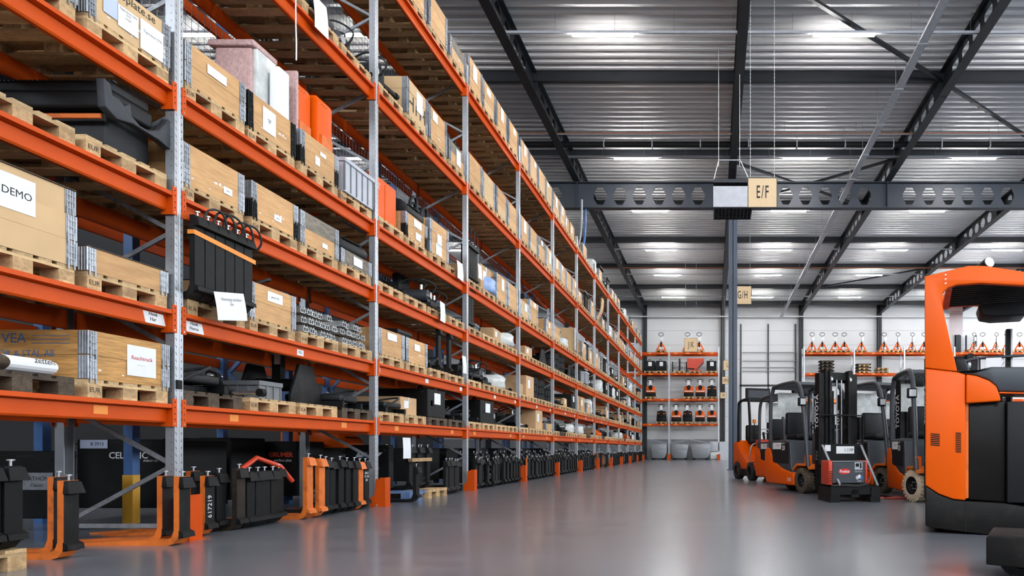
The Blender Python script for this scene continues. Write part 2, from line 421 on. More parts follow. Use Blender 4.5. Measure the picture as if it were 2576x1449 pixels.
# light lines: a trunking rail across the hall carries one strip lamp per bay
LY = [-5., 3., 10., 17.25, 24.6, 30.05, 36.0, 41.2, 47.2]
LZ = EYE + 10.45
ROWN = ['nearest', 'second', 'third', 'fourth', 'fifth', 'farthest']
def rail(y):
    m = MB().box(XL, XR, y - .035, y + .035, LZ + .03, LZ + .09, LGREY); x = -19.
    while x < XR: m.cyl((x, y, LZ + .09), (x, y, CZ), .004, GALVD, 4); x += 1.5
    return m
lamp_tube = MB().rbox(-.77, .77, -.045, .045, -.035, .02, GLOW, .015, 1).data('tube')
lamp_hold = MB().box(-.8, .8, -.05, .05, .015, .035, WHITE).data('housing')
for ri, y in enumerate(LY):
    nm = ROWN[ri - 3] if ri > 2 else None
    r_ = ob('lighting_rail', rail(y))
    tag(r_, 'slim trunking rail across the hall holding the %s row of strip lamps' % nm if nm else 'slim trunking rail of strip lamps overhead', 'lighting rail', None if nm else 'overhead rails')
    for ci, x in enumerate([-13.3, -8.85, -2.8, 3.3, 9.4, 15.5, 21.6]):
        if ci == 0 and ri not in (3, 4, 6) or ci == 1 and ri not in (3, 5, 7): continue
        cn = ['second bay behind the racks', 'bay over the racks', 'bay over the aisle', 'bay beyond the column', 'second bay beyond the column', 'third bay beyond the column', 'fourth bay beyond the column'][ci]
        t = thing('ceiling_strip_lamp', 'lit strip lamp in the %s row, %s' % (nm, cn) if nm else 'lit strip lamp overhead', 'lamp', (x, y, LZ), group='strip lamps under the roof')
        ob('tube', lamp_tube, t); ob('housing', lamp_hold, t)

# ------------------------------------------------------------------ light and view
w = bpy.data.worlds.new('daylight'); SC.world = w; w.use_nodes = True
w.node_tree.nodes['Background'].inputs[0].default_value = (.86, .93, 1., 1); w.node_tree.nodes['Background'].inputs[1].default_value = 12.
def portal(name, loc, rot, sx, sy):
    l = bpy.data.lights.new(name, 'AREA'); l.shape = 'RECTANGLE'; l.size = sx; l.size_y = sy; l.cycles.is_portal = True
    o = bpy.data.objects.new(name, l); COL.objects.link(o); o.location = loc; o.rotation_euler = rot
portal('window_portal', (XR + .05, (YN + WY) / 2, (WB + WT) / 2), (0, PI / 2, 0), WT - WB, WY - YN)
portal('door_portal', ((XL + XR) / 2, YN - .05, 9.8), (PI / 2, 0, 0), XR - XL, 3.2)
vs = SC.view_settings; vs.view_transform = 'Standard'; vs.look = 'None'; vs.exposure = .72; vs.gamma = 1.; vs.use_curve_mapping = False
cy = SC.cycles; cy.use_denoising = True; cy.max_bounces = 6; cy.diffuse_bounces = 2; cy.glossy_bounces = 3; cy.transmission_bounces = 2; cy.transparent_max_bounces = 4
cy.caustics_reflective = False; cy.caustics_refractive = False; cy.sample_clamp_indirect = 4.
# ------------------------------------------------------------------ pallet racking beside the aisle
X0 = -4.94; YK = lambda k: 6.308 + 3.7 * k
TOPS = {1: 1.25, 2: 2.11, 3: 3.19, 4: 4.15, 5: 6.13, 6: 8.10}
ORD = ['', 'first', 'second', 'third', 'fourth', 'fifth', 'sixth', 'seventh', 'eighth', 'ninth', 'tenth', 'eleventh', 'twelfth']
def bayn(b): return 'nearest cut-off bay' if b == 0 else '%s full bay' % ORD[b]
RD = 1.1
def upright_mb(slots):
    H = 8.55 if slots else 8.55
    m = MB(); w = .05
    poly = [(-w, -.085), (-w, 0), (-.012, 0), (-.006, -.014), (.006, -.014), (.012, 0), (w, 0), (w, -.085), (w - .004, -.085), (w - .004, -.004), (-w + .004, -.004), (-w + .004, -.085)]
    m.prism([(b, a) for a, b in poly], 'z', 0, H, GALV)
    m.box(-.09, .01, -.06, .06, 0, .008, GALV)
    if slots:
        z = .1
        while z < H - .05:
            for s in (-1, 1):
                yc = s * .031
                m.add([(.0008, yc - .007 + s * .004, z + .03), (.0008, yc - .001 + s * .004, z + .03), (.0008, yc + .003 - s * .004, z), (.0008, yc - .003 - s * .004, z)], [(0, 1, 2, 3)], SLOT)
                m.cyl((.0002, yc, z + .047), (.0009, yc, z + .047), .003, SLOT, 6)
            m.cyl((-.03, -.0502, z), (-.03, -.0508, z), .004, SLOT, 6)
            z += .0667
    return m
UPA = upright_mb(True).data('upright'); UPB = upright_mb(False).data('upright')
def beam_mb(plates):
    L = 3.7 - .1
    prof = [(0, .0), (0, -.036), (-.06, -.04), (-.06, -.155), (-.072, -.17), (-.11, -.17), (-.11, 0)]
    m = MB().prism(prof, 'y', .05, .05 + L, ORANGE)
    if plates:
        for y in (.042, 3.7 - .042): m.box(-.08, .006, y - .024, y + .024, -.205, .05, ORANGE)
    return m
BEAM = beam_mb(False).data('beam'); BEAMP = beam_mb(True).data('beam')
def conn_mb():
    m = MB().box(0, .007, -.024, .024, -.205, .05, ORANGE).box(-.11, 0, -.016, -.01, -.205, .0, ORANGE)
    for z in (.02, -.03, -.09, -.14, -.18): m.cyl((.0065, 0, z), (.0085, 0, z), .006, SLOT if z > -.17 else STEEL, 8)
    return m
CONN = conn_mb().data('beam_connector')
PRICE = {m: MB().box(.0, .002, -.065, .065, -.035, .035, m).data('beam_label') for m in (PAPER, YELL)}
def brace(k, i):
    z0 = .15 + .54 * i
    a, b = ((-.05, z0), (-RD + .05, z0 + .54)) if i % 2 else ((-RD + .05, z0), (-.05, z0 + .54))
    return MB().bar((a[0], 0, a[1]), (b[0], 0, b[1]), .02, .038, GALVD)
BRACES = [brace(0, i).data('brace') for i in range(15)]
FOOT = MB().bar((-RD + .05, 0, .13), (-.05, 0, .13), .02, .04, GALVD).data('foot_bar')
def frame(parent, k, near):
    y = YK(k)
    ob('upright', UPA if near else UPB, parent, (X0, y, 0)); u = ob('upright', UPB, parent, (X0 - RD, y, 0), PI)
    for d in BRACES: ob('brace', d, parent, (X0, y, 0))
    ob('brace', FOOT, parent, (X0, y, 0))
wire = MB()
for i in range(37): wire.box(-.002, .002, .05 + i * .1 - .002, .05 + i * .1 + .002, 4.0, 8.5, GALVD)
for i in range(46): wire.box(-.002, .002, .05, 3.65, 4.0 + i * .1 - .002, 4.0 + i * .1 + .002, GALVD)
WIRE = wire.data('mesh_screen')
for b in range(12):
    rk = thing('pallet_rack', ['orange and grey pallet rack bay nearest the camera, cut by the photo edge', 'orange and grey pallet rack, first full bay of the long run', ''][min(b, 2)] or
               'orange and grey pallet rack, %s along the aisle' % bayn(b), 'pallet rack', (0, 0, 0), group='rack bays along the aisle')
    if b == 0: frame(rk, -1, False)
    frame(rk, b, b <= 2)
    tops = list(TOPS.values()) + ([5.15, 7.12] if b >= 9 else [])
    for z in tops:
        bm_ = ob('beam', BEAM if b < 5 else BEAMP, rk, (X0, YK(b - 1), z))
        br = ob('beam', BEAM if b < 5 else BEAMP, rk, (X0 - RD, YK(b), z), PI)
        if b < 5:
            for y in (.055, 3.645): ob('beam_connector', CONN, bm_, (0, y, 0)); ob('beam_connector', CONN, br, (0, y, 0))
    if b < 8:
        for y, z, m in ((.75, 1.25, YELL), (3.1, 1.25, YELL)): ob('beam_label', PRICE[m], rk, (X0 - .06, YK(b - 1) + y + rnd.uniform(-.2, .2), z - .09))
        for y, z, m in ((1.9, 2.11, PAPER), (.16, 2.11, PAPER), (3.5, 2.11, PAPER)):
            if b > 1: ob('beam_label', PRICE[m], rk, (X0 - .06, YK(b - 1) + y, z - .09))
    if b in (1, 2, 3, 4): ob('mesh_screen', WIRE, rk, (X0 - RD - .12, YK(b - 1), 0))
    if b == 1:
        for s, y0, z in (('Henk\nHarco', .27, 2.11), ('PL3', 1.95, 2.11)):
            l = ob('beam_label', MB().prism([(-.1, -.045), (.12, -.045), (.09, .055), (-.13, .055)], 'x', 0, .002, PAPER).data('l') if 'H' in s else PRICE[PAPER], rk, (X0 - .0602, YK(0) + y0, z - .108))
            text(s, .045, INK, (.004, -.01 if 'H' in s else 0, .016 if 'H' in s else 0), '+x', l)
    if b == 0:
        l = ob('beam_label', MB().prism([(-.1, -.045), (.12, -.045), (.09, .055), (-.13, .055)], 'x', 0, .002, PAPER).data('l'), rk, (X0 - .0602, YK(0) - .2, 2.11 - .108)); text('Henk\nHar', .045, INK, (.004, -.02, .016), '+x', l)
# orange column guards on the floor
gm = MB().prism([(-.09, .008), (.12, .008), (.12, .42), (.05, .42), (.05, .4), (-.01, .4), (-.03, .17), (-.09, .13)], 'y', -.085, -.079, ORANGE) \
    .box(.114, .12, -.085, .085, .008, .42, ORANGE).box(-.1, .14, -.1, .1, 0, .008, ORANGE)
for x, y in ((.09, -.05), (.0, -.095)): gm.cyl((x, y + .01, .008), (x, y + .01, .03), .012, STEEL, 6)
GUARD = gm.data('column_guard')
for k in range(12):
    tag(ob('column_guard', GUARD, None, (X0 + .05, YK(k) - .02, 0)), 'orange steel column guard at the foot of the %s grey upright' % ORD[k + 1], 'column guard', 'orange column guards')

# a second run of racking in blue stands back to back behind
BB = MB().box(-.05, .05, -.05, .05, 0, 8.3, BLUEP).data('upright')
BD = MB().bar((-.9, 0, 2.0), (-.05, 0, 1.1), .03, .05, BLUEP).bar((-.9, 0, 2.0), (-.05, 0, 2.9), .03, .05, BLUEP).data('brace')
BB2 = MB().prism([(0, 0), (0, -.13), (-.05, -.13), (-.05, 0)], 'y', .05, 2.75, ORANGE).data('beam')
for b in range(9):
    y = 4.85 + 2.8 * b
    t = thing('pallet_rack', 'blue posted rack standing behind the grey run, %s post from the camera' % ORD[b + 1], 'pallet rack', (-6.52, y, 0), group='blue racks behind')
    ob('upright', BB, t); ob('upright', BB, t, (-1.0, 0, 0)); ob('brace', BD, t)
    for z in (1.3, 2.2, 3.6, 5.0, 6.4):
        ob('beam', BB2, t, (0, 0, z)); ob('beam', BB2, t, (-1.0, 0, z))
    if b < 2: ob('post_guard', MB().box(.085, .095, -.09, .0, 0.01, .55, YPAINT).box(-.02, .095, -.1, -.09, .01, .55, YPAINT), t)
# ------------------------------------------------------------------ pallets, collar boxes and what lies on them
BLK = {}
def pallet_parts(kind):
    wx, wy, wb = {'n': (WOODX, WOODY, WOODB), 'd': (DARKW, DARKW, DARKW), 'b': (BLUEW, BLUEW, BLUEW)}[kind]
    ys = [(-.3275, .145), (-.165, .1), (0, .145), (.165, .1), (.3275, .145)]
    deck = MB(); jit = random.Random(3)
    for y, w in ys: deck.box(-.6, .6, y - w / 2, y + w / 2, .122, .144, wx)
    P = [('deck', deck, (0, 0, 0))]
    for x in (-.5275, 0, .5275): P.append(('stringer_board', MB().box(-.0725, .0725, -.4, .4, .1, .122, wy), (x, 0, 0)))
    for x in (-.5275, 0, .5275):
        for y, w in ((-.335, .13), (0, .145), (.335, .13)): P.append(('block', MB().box(-.0725, .0725, -w / 2, w / 2, .022, .1, wb), (x, y, 0)))
    for y, w in ((-.335, .13), (0, .145), (.335, .13)): P.append(('bottom_board', MB().box(-.6, .6, -w / 2, w / 2, 0, .022, wx), (0, y, 0)))
    return P
PAL = {k: [(n, m.data(n), l) for n, m, l in pallet_parts(k)] for k in 'ndb'}
def merged(parts, name):
    m = MB()
    for _, p, l in parts:
        T = Matrix.Translation(l); i0 = len(m.v)
        for f, mi, sm in zip(p.f, p.m, p.sm): m.add([p.v[i] for i in f], [list(range(len(f)))], p.mats[mi], T, sm)
    return m.data(name)
PALM = {k: merged(pallet_parts(k), 'pallet') for k in 'nd'}
def pallet(loc, label, kind='n', near=True, rz=0., group='pallets on the long rack', stamp=None):
    if not near:
        return tag(ob('pallet', PALM[kind], None, loc, rz), label, 'pallet', group)
    t = thing('pallet', label, 'pallet', loc, rz, group)
    for n, d, l in PAL[kind]:
        o = ob(n, d, t, l)
        if stamp and n == 'block' and l[0] > .5 and l[1] < -.1:
            text(stamp, .055, INK, (.0735, 0, .06), '+x', o, 'stamp')
    return t

def collar_mb(wx, wy, h=.195):
    m = MB(); t = .022
    for s in (-1, 1):
        m.box(-.6, .6, s * .4 - (t if s > 0 else 0), s * .4 + (0 if s > 0 else t), 0.001, h - .001, wx)
        m.box(s * .6 - (t if s > 0 else 0), s * .6 + (0 if s > 0 else t), -.4 + t, .4 - t, 0.001, h - .001, wy)
    return m
HPL = .004
def hinge_mb(m_=HINGE, h=.195):             # hinge wrapped round the corner at x=.6, y=-.4
    m = MB()
    m.box(.6, .6 + HPL, -.4 - HPL, -.322, .004, h - .004, m_).box(.522, .6, -.4 - HPL, -.4, .004, h - .004, m_)
    for q in (.018, .04, .062): m.cyl((.6 + HPL, -.4 + q, .006), (.6 + HPL, -.4 + q, h - .006), .006, m_, 6).cyl((.6 - q, -.4 - HPL, .006), (.6 - q, -.4 - HPL, h - .006), .006, m_, 6)
    for z in (.05, .1, .15): m.box(.6, .6 + HPL + .008, -.39, -.335, z - .004, z + .004, m_)
    m.cyl((.603, -.403, .004), (.603, -.403, h - .004), .009, m_, 8)
    for y in (-.385, -.335): m.box(.6 + HPL, .6 + HPL + .007, y - .006, y + .006, -.03, .06, m_)
    return m
COLLAR = {'w': (BOXX, BOXY), 'g': (GREYW, GREYW), 'p': (PINEX, PINEY), 'y': (PLY, PLY)}
def hinges(m_):
    def flip(a, b):
        q = MB(); h = hinge_mb(m_); v = [(x * a, y * b, z) for x, y, z in h.v]
        q.v = v; q.f = [f[::-1] if a * b < 0 else f for f in h.f]; q.m = h.m; q.sm = h.sm; q.mats = h.mats
        return q
    return [flip(a, b) for a, b in ((1, 1), (1, -1), (-1, 1), (-1, -1))]
HD = {k: [m.data('hinge') for m in hinges(mm)] for k, mm in (('s', HINGE), ('k', BLACK))}
CD = {k: collar_mb(*v).data('collar') for k, v in COLLAR.items()}
def cm(k):
    m = collar_mb(*COLLAR[k])
    for h in hinges(HINGE):
        for f, mi, sm in zip(h.f, h.m, h.sm): m.add([h.v[i] for i in f], [list(range(len(f)))], h.mats[mi], None, sm)
    return m.data('collar')
CDM = {k: cm(k) for k in COLLAR}
LID = MB().box(-.61, .61, -.405, .405, 0, .008, DARKW).data('lid')
LABELS = {}
def paper(w, h, m=PAPER): return cached(('paper', w, h, m.name), lambda: MB().box(0, .0015, -w / 2, w / 2, -h / 2, h / 2, m).data('paper_label'))
SPLAT = MB()
for y, z, w, h in ((.1, .12, .05, .02), (.16, .125, .03, .03), (.2, .115, .03, .015), (-.2, .05, .03, .012), (.02, .03, .02, .01)):
    SPLAT.prism([(y - w * .6, z), (y - w * .2, z + h * .5), (y + w * .4, z + h * .7), (y + w * .6, z - h * .2), (y + w * .1, z - h * .5)], 'x', 0, .0008, WHITE)
SPLAT = SPLAT.data('label_remnant')
def collar_box(loc, label, cols, near=True, papers=(), lid=False, rz=0., group='wooden collar boxes on the long rack', splat=0):
    t = thing('pallet_collar_box', label, 'box', loc, rz, group)
    for i, c in enumerate(cols):
        dark = c.isupper(); c = c.lower()
        o = ob('collar', CD[c] if near else CDM[c], t, (rnd.uniform(-.004, .004), rnd.uniform(-.004, .004), .195 * i))
        if near:
            for d in HD['k' if dark else 's']: ob('hinge', d, o)
        if near and splat > i: ob('label_remnant', SPLAT, o, (.6, rnd.uniform(-.1, .1), .03))
    if lid: ob('lid', LID, t, (0, 0, .195 * len(cols)))
    for y, z, w, h, s in papers:
        p = ob('paper_label', paper(w, h), t, (.6055, y, z))
        if s and near:
            sz = min(h * .5, w / max(len(l) for l in s.split('\n')) * 1.15) / (1 + .5 * s.count('\n'))
            text(s, sz, INK, (.002, 0, 0), '+x', p)
    return t

# ---- a small catalogue of shelf goods, each built once and copied with its parts
TPL = {}
def goods(kind, loc, label, rz=0., group=None):
    name, cat, fn = GOODS[kind]
    if kind not in TPL:
        t = thing(name, label, cat, loc, rz, group); TPL[kind] = t
        for n, m, *k in fn():
            o = ob(n, m, t)
            for sn, smb in k: ob(sn, smb, o)
        return t
    return dup(TPL[kind], label, loc, rz, group)
def g_carton(w, d, h):
    def fn():
        b = MB().rbox(-d / 2, d / 2, -w / 2, w / 2, 0, h, CARD, .008, 1)
        tp = MB().box(-d / 2, d / 2, -.03, .03, h, h + .001, FILM).box(d / 2, d / 2 + .001, -.03, .03, h * .7, h, FILM)
        return [('carton_body', b), ('tape', tp), ('paper_label', MB().box(d / 2, d / 2 + .0015, -w * .3, -w * .02, h * .4, h * .8, PAPER))]
    return fn
def g_tyre(r, w, m=RUBBER):
    def fn():
        ri = r * .55
        pr = [(ri, -w / 2), (r * .9, -w / 2), (r, -w * .38), (r, w * .38), (r * .9, w / 2), (ri, w / 2), (ri, -w / 2)]
        b = MB().lathe(pr, (0, 0, w / 2), (0, 0, 1), m, 28)
        tr = MB()
        for i in range(22):
            a = 2 * PI * i / 22; Mx = Matrix.Translation((0, 0, w / 2)) @ Matrix.Rotation(a, 4, 'Z')
            tr.box(r - .012, r + .012, -.025, .02, -w * .44, w * .44, m, Mx)
        return [('casing', b), ('tread', tr)]
    return fn
def g_machine():
    b = MB().box(-.45, .45, -.3, .3, 0, .05, BLACK).box(-.4, -.1, -.25, .25, .05, .4, BLACKW)
    mo = MB().cyl((-.05, -.1, .2), (.35, -.1, .2), .11, DGREY, 16).cyl((.35, -.1, .2), (.4, -.1, .2), .06, STEEL, 12)
    pu = MB().rbox(.0, .3, .05, .25, .05, .35, BLACK, .02).cyl((.15, .15, .35), (.15, .15, .45), .03, STEEL, 10)
    ho = MB().tube(curve([(.3, .15, .25), (.42, .1, .42), (.2, -.05, .5), (-.2, .05, .42)]), .014, RUBBER).tube(curve([(.1, .2, .35), (.2, .28, .5), (-.1, .2, .55), (-.25, .1, .4)]), .014, RUBBER)
    return [('base_plate', b), ('motor', mo), ('pump', pu), ('hose', ho)]
def g_battery():
    b = MB().rbox(-.48, .5, -.37, .37, 0, .5, BLACK, .012, 1)
    e = MB()
    for x in (-.4, .4):
        for y in (-.371, .371): e.cyl((x, y - .004, .45), (x, y + .004, .45), .025, SLOT, 10)
    c = MB().tube(curve([(.1, .1, .5), (.2, 0, .58), (.3, -.15, .52), (.42, -.2, .3)]), .016, RUBBER).box(.4, .5, -.25, -.15, .2, .3, DGREY)
    return [('battery_case', b), ('lifting_eye', e), ('cable', c), ('paper_label', MB().box(.5, .5015, -.1, .16, .24, .44, PAPER))]
def g_bin(w, d, h, m):
    def fn():
        b = MB(); t = .012
        b.box(-d / 2, d / 2, -w / 2, w / 2, 0, t, m)
        for s in (-1, 1):
            b.box(-d / 2, d / 2, s * w / 2 - (t if s > 0 else 0), s * w / 2 + (0 if s > 0 else t), 0, h, m)
            b.box(s * d / 2 - (t if s > 0 else 0), s * d / 2 + (0 if s > 0 else t), -w / 2, w / 2, 0, h, m)
        rm = MB().box(-d / 2 - .02, d / 2 + .02, -w / 2 - .02, -w / 2, h - .05, h, m).box(-d / 2 - .02, d / 2 + .02, w / 2, w / 2 + .02, h - .05, h, m) \
            .box(d / 2, d / 2 + .02, -w / 2, w / 2, h - .05, h, m).box(-d / 2 - .02, -d / 2, -w / 2, w / 2, h - .05, h, m)
        rb = b; k = max(3, int(w / .13))
        for i in range(k + 1):
            y = -w / 2 + w * i / k; rb.box(d / 2, d / 2 + .012, y - .008, y + .008, 0.02, h - .05, MGREY if m is LGREY else m)
        for i in range(5):
            x = -d / 2 + d * i / 4; rb.box(x - .008, x + .008, -w / 2 - .012, -w / 2, .02, h - .05, MGREY if m is LGREY else m)
        return [('bin_body', b), ('rim', rm)]
    return fn
def g_seat():
    c = MB().rbox(-.25, .25, -.24, .24, .1, .24, PLAST, .05, 3)
    k = MB().rbox(-.32, -.18, -.22, .22, .2, .72, PLAST, .05, 3, Matrix.Rotation(-.12, 4, 'Y'))
    return [('cushion', c), ('backrest', k), ('seat_base', MB().box(-.2, .2, -.18, .18, 0, .1, DGREY))]
def g_hood(m, mi):
    def fn():
        pr = [(-.5, 0), (.5, 0), (.52, .1), (.4, .22), (.1, .32), (-.3, .34), (-.5, .26)]
        b = MB().prism(pr, 'y', -.33, .33, m, bev=.035)
        return [('hood_shell', b), ('grille', MB().box(.2, .45, -.2, .2, .25, .262, SLOT, Matrix.Rotation(.18, 4, 'Y')))]
    return fn
def g_bale(m, h):
    def fn():
        bm = MB(); r_ = random.Random(5); n = 10
        prof = [(.02, 0), (.40, 0), (.44, h * .15), (.42, h * .5), (.43, h * .8), (.36, h), (.02, h * 1.04)]
        bm.lathe(prof, (0, 0, 0), (0, 0, 1), m, 14)
        bm.v = [(x * 1.15 + r_.uniform(-.025, .025), y * .95 + r_.uniform(-.025, .025), z + r_.uniform(-.02, .02) * (z > .01)) for x, y, z in bm.v]
        st = MB().box(-.5, .52, -.012, .012, h * 1.03, h * 1.045, BLACK)
        return [('wrapped_load', bm), ('strap', st)]
    return fn
def g_mastsec():
    ch = lambda y: MB().box(-.05, .05, y - .04, y + .04, 0, .95, BLACK).box(.05, .07, y - .05, y + .05, 0, .95, BLACKW)
    x = MB()
    for z in (.08, .45, .85): x.box(-.06, .04, -.28, .28, z, z + .09, BLACKW)
    return [('channel', ch(-.28)), ('channel', ch(.28)), ('cross_bar', x), ('ram', MB().cyl((0, 0, 0), (0, 0, .8), .035, BLACK, 12).cyl((0, 0, .8), (0, 0, .98), .02, STEEL, 10))]
def g_sideplate():
    P = [(-.36, 0), (.36, 0), (.36, .1), (.16, .5), (-.16, .5), (-.36, .1)]
    return [('side_plate', MB().prism(P, 'x', .3, .34, BLACKW, bev=.006)), ('side_plate', MB().prism(P, 'x', -.3, -.26, BLACK, bev=.006)),
            ('cross_tube', MB().cyl((-.26, 0, .25), (.3, 0, .25), .08, BLACK, 14)), ('column', MB().box(-.05, .05, -.06, .06, .25, .62, BLACKW).box(.0, .06, -.1, -.07, .5, .66, STEEL))]
def g_drum():
    b = MB().lathe([(0, 0), (.2, 0), (.21, .02), (.21, .5), (.2, .55), (.06, .6), (0, .6)], (0, 0, 0), (0, 0, 1), BLUEC, 20)
    return [('barrel', b), ('cap', MB().cyl((.08, 0, .58), (.08, 0, .62), .03, WHITE, 12))]
def g_plate():
    b = MB().prism([(-.06, 0), (.06, 0), (.06, .98), (.03, 1.03), (-.06, 1.03)], 'y', -.16, .16, TRUCK, bev=.01)
    s = MB().prism([(.06, 0), (.09, 0), (.09, .55), (.06, .55)], 'y', -.12, .12, TRUCKD)
    h = MB()
    for i in range(3): h.cyl((.06, -.08 + .05 * i, .95), (.062, -.08 + .05 * i, .95), .008, SLOT, 8)
    return [('plate', b), ('stiffener', s), ('bolt_hole', h)]
def g_bracket():
    b = MB().prism([(-.3, 0), (.3, 0), (.3, .06), (.1, .1), (.02, .3), (-.1, .34), (-.14, .1), (-.3, .08)], 'y', -.03, .03, BLACKW)
    return [('web', b), ('flange', MB().box(-.3, .3, -.1, .1, 0, .02, BLACK)), ('pin', MB().cyl((-.02, -.09, .27), (-.02, .09, .27), .025, STEEL, 12))]
def g_cyl():
    return [('ram_tube', MB().cyl((-.4, 0, .06), (.2, 0, .06), .05, BLACK, 14)), ('ram_rod', MB().cyl((.2, 0, .06), (.5, 0, .06), .025, STEEL, 12)), ('ram_eye', MB().cyl((.53, -.03, .06), (.53, .03, .06), .045, BLACKW, 12))]
def g_wheel():
    return [('tyre', MB().lathe([(.12, -.07), (.21, -.07), (.23, -.04), (.23, .04), (.21, .07), (.12, .07), (.12, -.07)], (0, 0, .23), (1, 0, 0), RUBBER, 24)),
            ('rim', MB().lathe([(0, -.02), (.12, -.02), (.12, .02), (0, .02)], (0, 0, .23), (1, 0, 0), MGREY, 20)), ('hub', MB().cyl((-.04, 0, .23), (.06, 0, .23), .04, BLACK, 12))]
def g_alu():
    b = MB(); L = .58
    for dy, dz, sy, sz in ((0, .005, .1, .01), (0, .055, .1, .008), (-.045, .03, .01, .05), (.045, .03, .01, .05), (0, .03, .008, .05), (-.03, .068, .012, .022), (.03, .068, .012, .022), (.065, .02, .03, .008)):
        b.box(-L, L, dy - sy / 2, dy + sy / 2, dz - sz / 2, dz + sz / 2, ALU)
    return [('extrusion', b), ('end_bolt', MB().cyl((L - .03, -.02, .06), (L - .03, -.02, .066), .008, STEEL, 6))]
def g_plank():
    b = MB().box(-.09, .09, -.62, .62, 0, .16, BLACK)
    return [('beam_body', b), ('bolt_hole', MB().cyl((.088, .38, .1), (.0915, .38, .1), .016, WHITE, 10).cyl((.088, .3, .1), (.0915, .3, .1), .016, WHITE, 10).cyl((.088, -.3, .1), (.0915, -.3, .1), .016, WHITE, 10))]
def g_bag():
    m = MB(); r_ = random.Random(9)
    m.lathe([(.01, 0), (.2, 0), (.24, .06), (.2, .14), (.08, .19), (.01, .2)], (0, 0, 0), (0, 0, 1), FILM, 12)
    m.v = [(x * 1.3 + r_.uniform(-.03, .03), y + r_.uniform(-.03, .03), z + r_.uniform(-.02, .02) * (z > .01)) for x, y, z in m.v]
    return [('bag', m), ('tie', MB().cyl((0, 0, .19), (.05, .02, .25), .02, WHITE, 8))]
def g_frame():
    m = MB()
    for y in (-.3, .3): m.bar((-.45, y, .04), (.45, y, .04), .06, .08, BLACK)
    for x in (-.42, -.1, .25): m.bar((x, -.3, .04), (x, .3, .04), .05, .05, BLACKW)
    return [('frame_rail', m), ('cover', MB().rbox(-.3, .4, -.28, .28, .085, .17, PLAST, .02)), ('hose', MB().tube(curve([(.4, -.2, .1), (.48, 0, .22), (.3, .2, .25), (0, .1, .19)]), .015, RUBBER))]
GOODS = {
    'carton': ('cardboard_carton', 'carton', g_carton(.7, .9, .55)), 'lowcarton': ('cardboard_carton', 'carton', g_carton(.6, .8, .3)), 'tallcarton': ('cardboard_carton', 'carton', g_carton(.78, 1.1, 1.15)),
    'smallcarton': ('cardboard_carton', 'carton', g_carton(.36, .45, .28)),
    'tyre': ('rubber_tyre', 'tyre', g_tyre(.36, .21)), 'smalltyre': ('rubber_tyre', 'tyre', g_tyre(.26, .17)),
    'machine': ('hydraulic_unit', 'machine part', g_machine), 'battery': ('traction_battery', 'battery', g_battery),
    'bin': ('plastic_bin', 'bin', g_bin(.74, 1.1, .45, LGREY)), 'smallbin': ('plastic_bin', 'bin', g_bin(.36, .5, .22, MGREY)), 'blackbin': ('plastic_bin', 'bin', g_bin(.5, .6, .28, PLAST)),
    'seat': ('driver_seat', 'seat', g_seat), 'hood': ('engine_hood', 'hood', g_hood(PLAST, DGREY)), 'orangehood': ('engine_hood', 'hood', g_hood(TRUCK, SLOT)),
    'bale': ('wrapped_bundle', 'bundle', g_bale(FILM, .6)), 'lowbale': ('wrapped_bundle', 'bundle', g_bale(FILM, .32)), 'bluebale': ('wrapped_bundle', 'bundle', g_bale(BLUEF, .34)),
    'mast': ('mast_section', 'machine part', g_mastsec), 'drum': ('blue_drum', 'drum', g_drum), 'plate': ('steel_cover_plate', 'steel plate', g_plate),
    'bracket': ('steel_bracket', 'machine part', g_bracket), 'cyl': ('hydraulic_ram', 'machine part', g_cyl), 'wheel': ('spare_wheel', 'wheel', g_wheel),
    'sideplate': ('mast_carrier', 'machine part', g_sideplate), 'alu': ('aluminium_profile', 'aluminium profile', g_alu), 'plank': ('steel_cross_member', 'machine part', g_plank), 'bag': ('plastic_bag', 'bag', g_bag), 'frame': ('machine_subframe', 'machine part', g_frame),
}
DESC = {'sideplate': 'black mast carrier with trapezoid side plates', 'carton': 'brown cardboard carton with white label', 'lowcarton': 'low brown cardboard carton', 'tallcarton': 'tall brown cardboard carton', 'smallcarton': 'small brown carton', 'tyre': 'black rubber tyre', 'smalltyre': 'small black tyre',
        'machine': 'black hydraulic unit with hoses', 'battery': 'black battery case with white label', 'bin': 'light grey ribbed plastic bin', 'smallbin': 'small grey plastic bin', 'blackbin': 'black plastic bin', 'seat': 'black driver seat',
        'hood': 'black moulded hood', 'orangehood': 'orange moulded hood', 'bale': 'film wrapped bundle', 'lowbale': 'low film wrapped bundle', 'bluebale': 'blue film wrapped bundle', 'mast': 'black mast section', 'drum': 'blue drum',
        'plate': 'orange steel plate', 'bracket': 'black steel bracket', 'cyl': 'hydraulic ram with bright rod', 'wheel': 'spare wheel', 'alu': 'grey aluminium profile', 'plank': 'black steel beam', 'bag': 'clear plastic bag', 'frame': 'black machine subframe'}
HGT = {'carton': .55, 'tyre': .212, 'smalltyre': .172, 'lowcarton': .3}

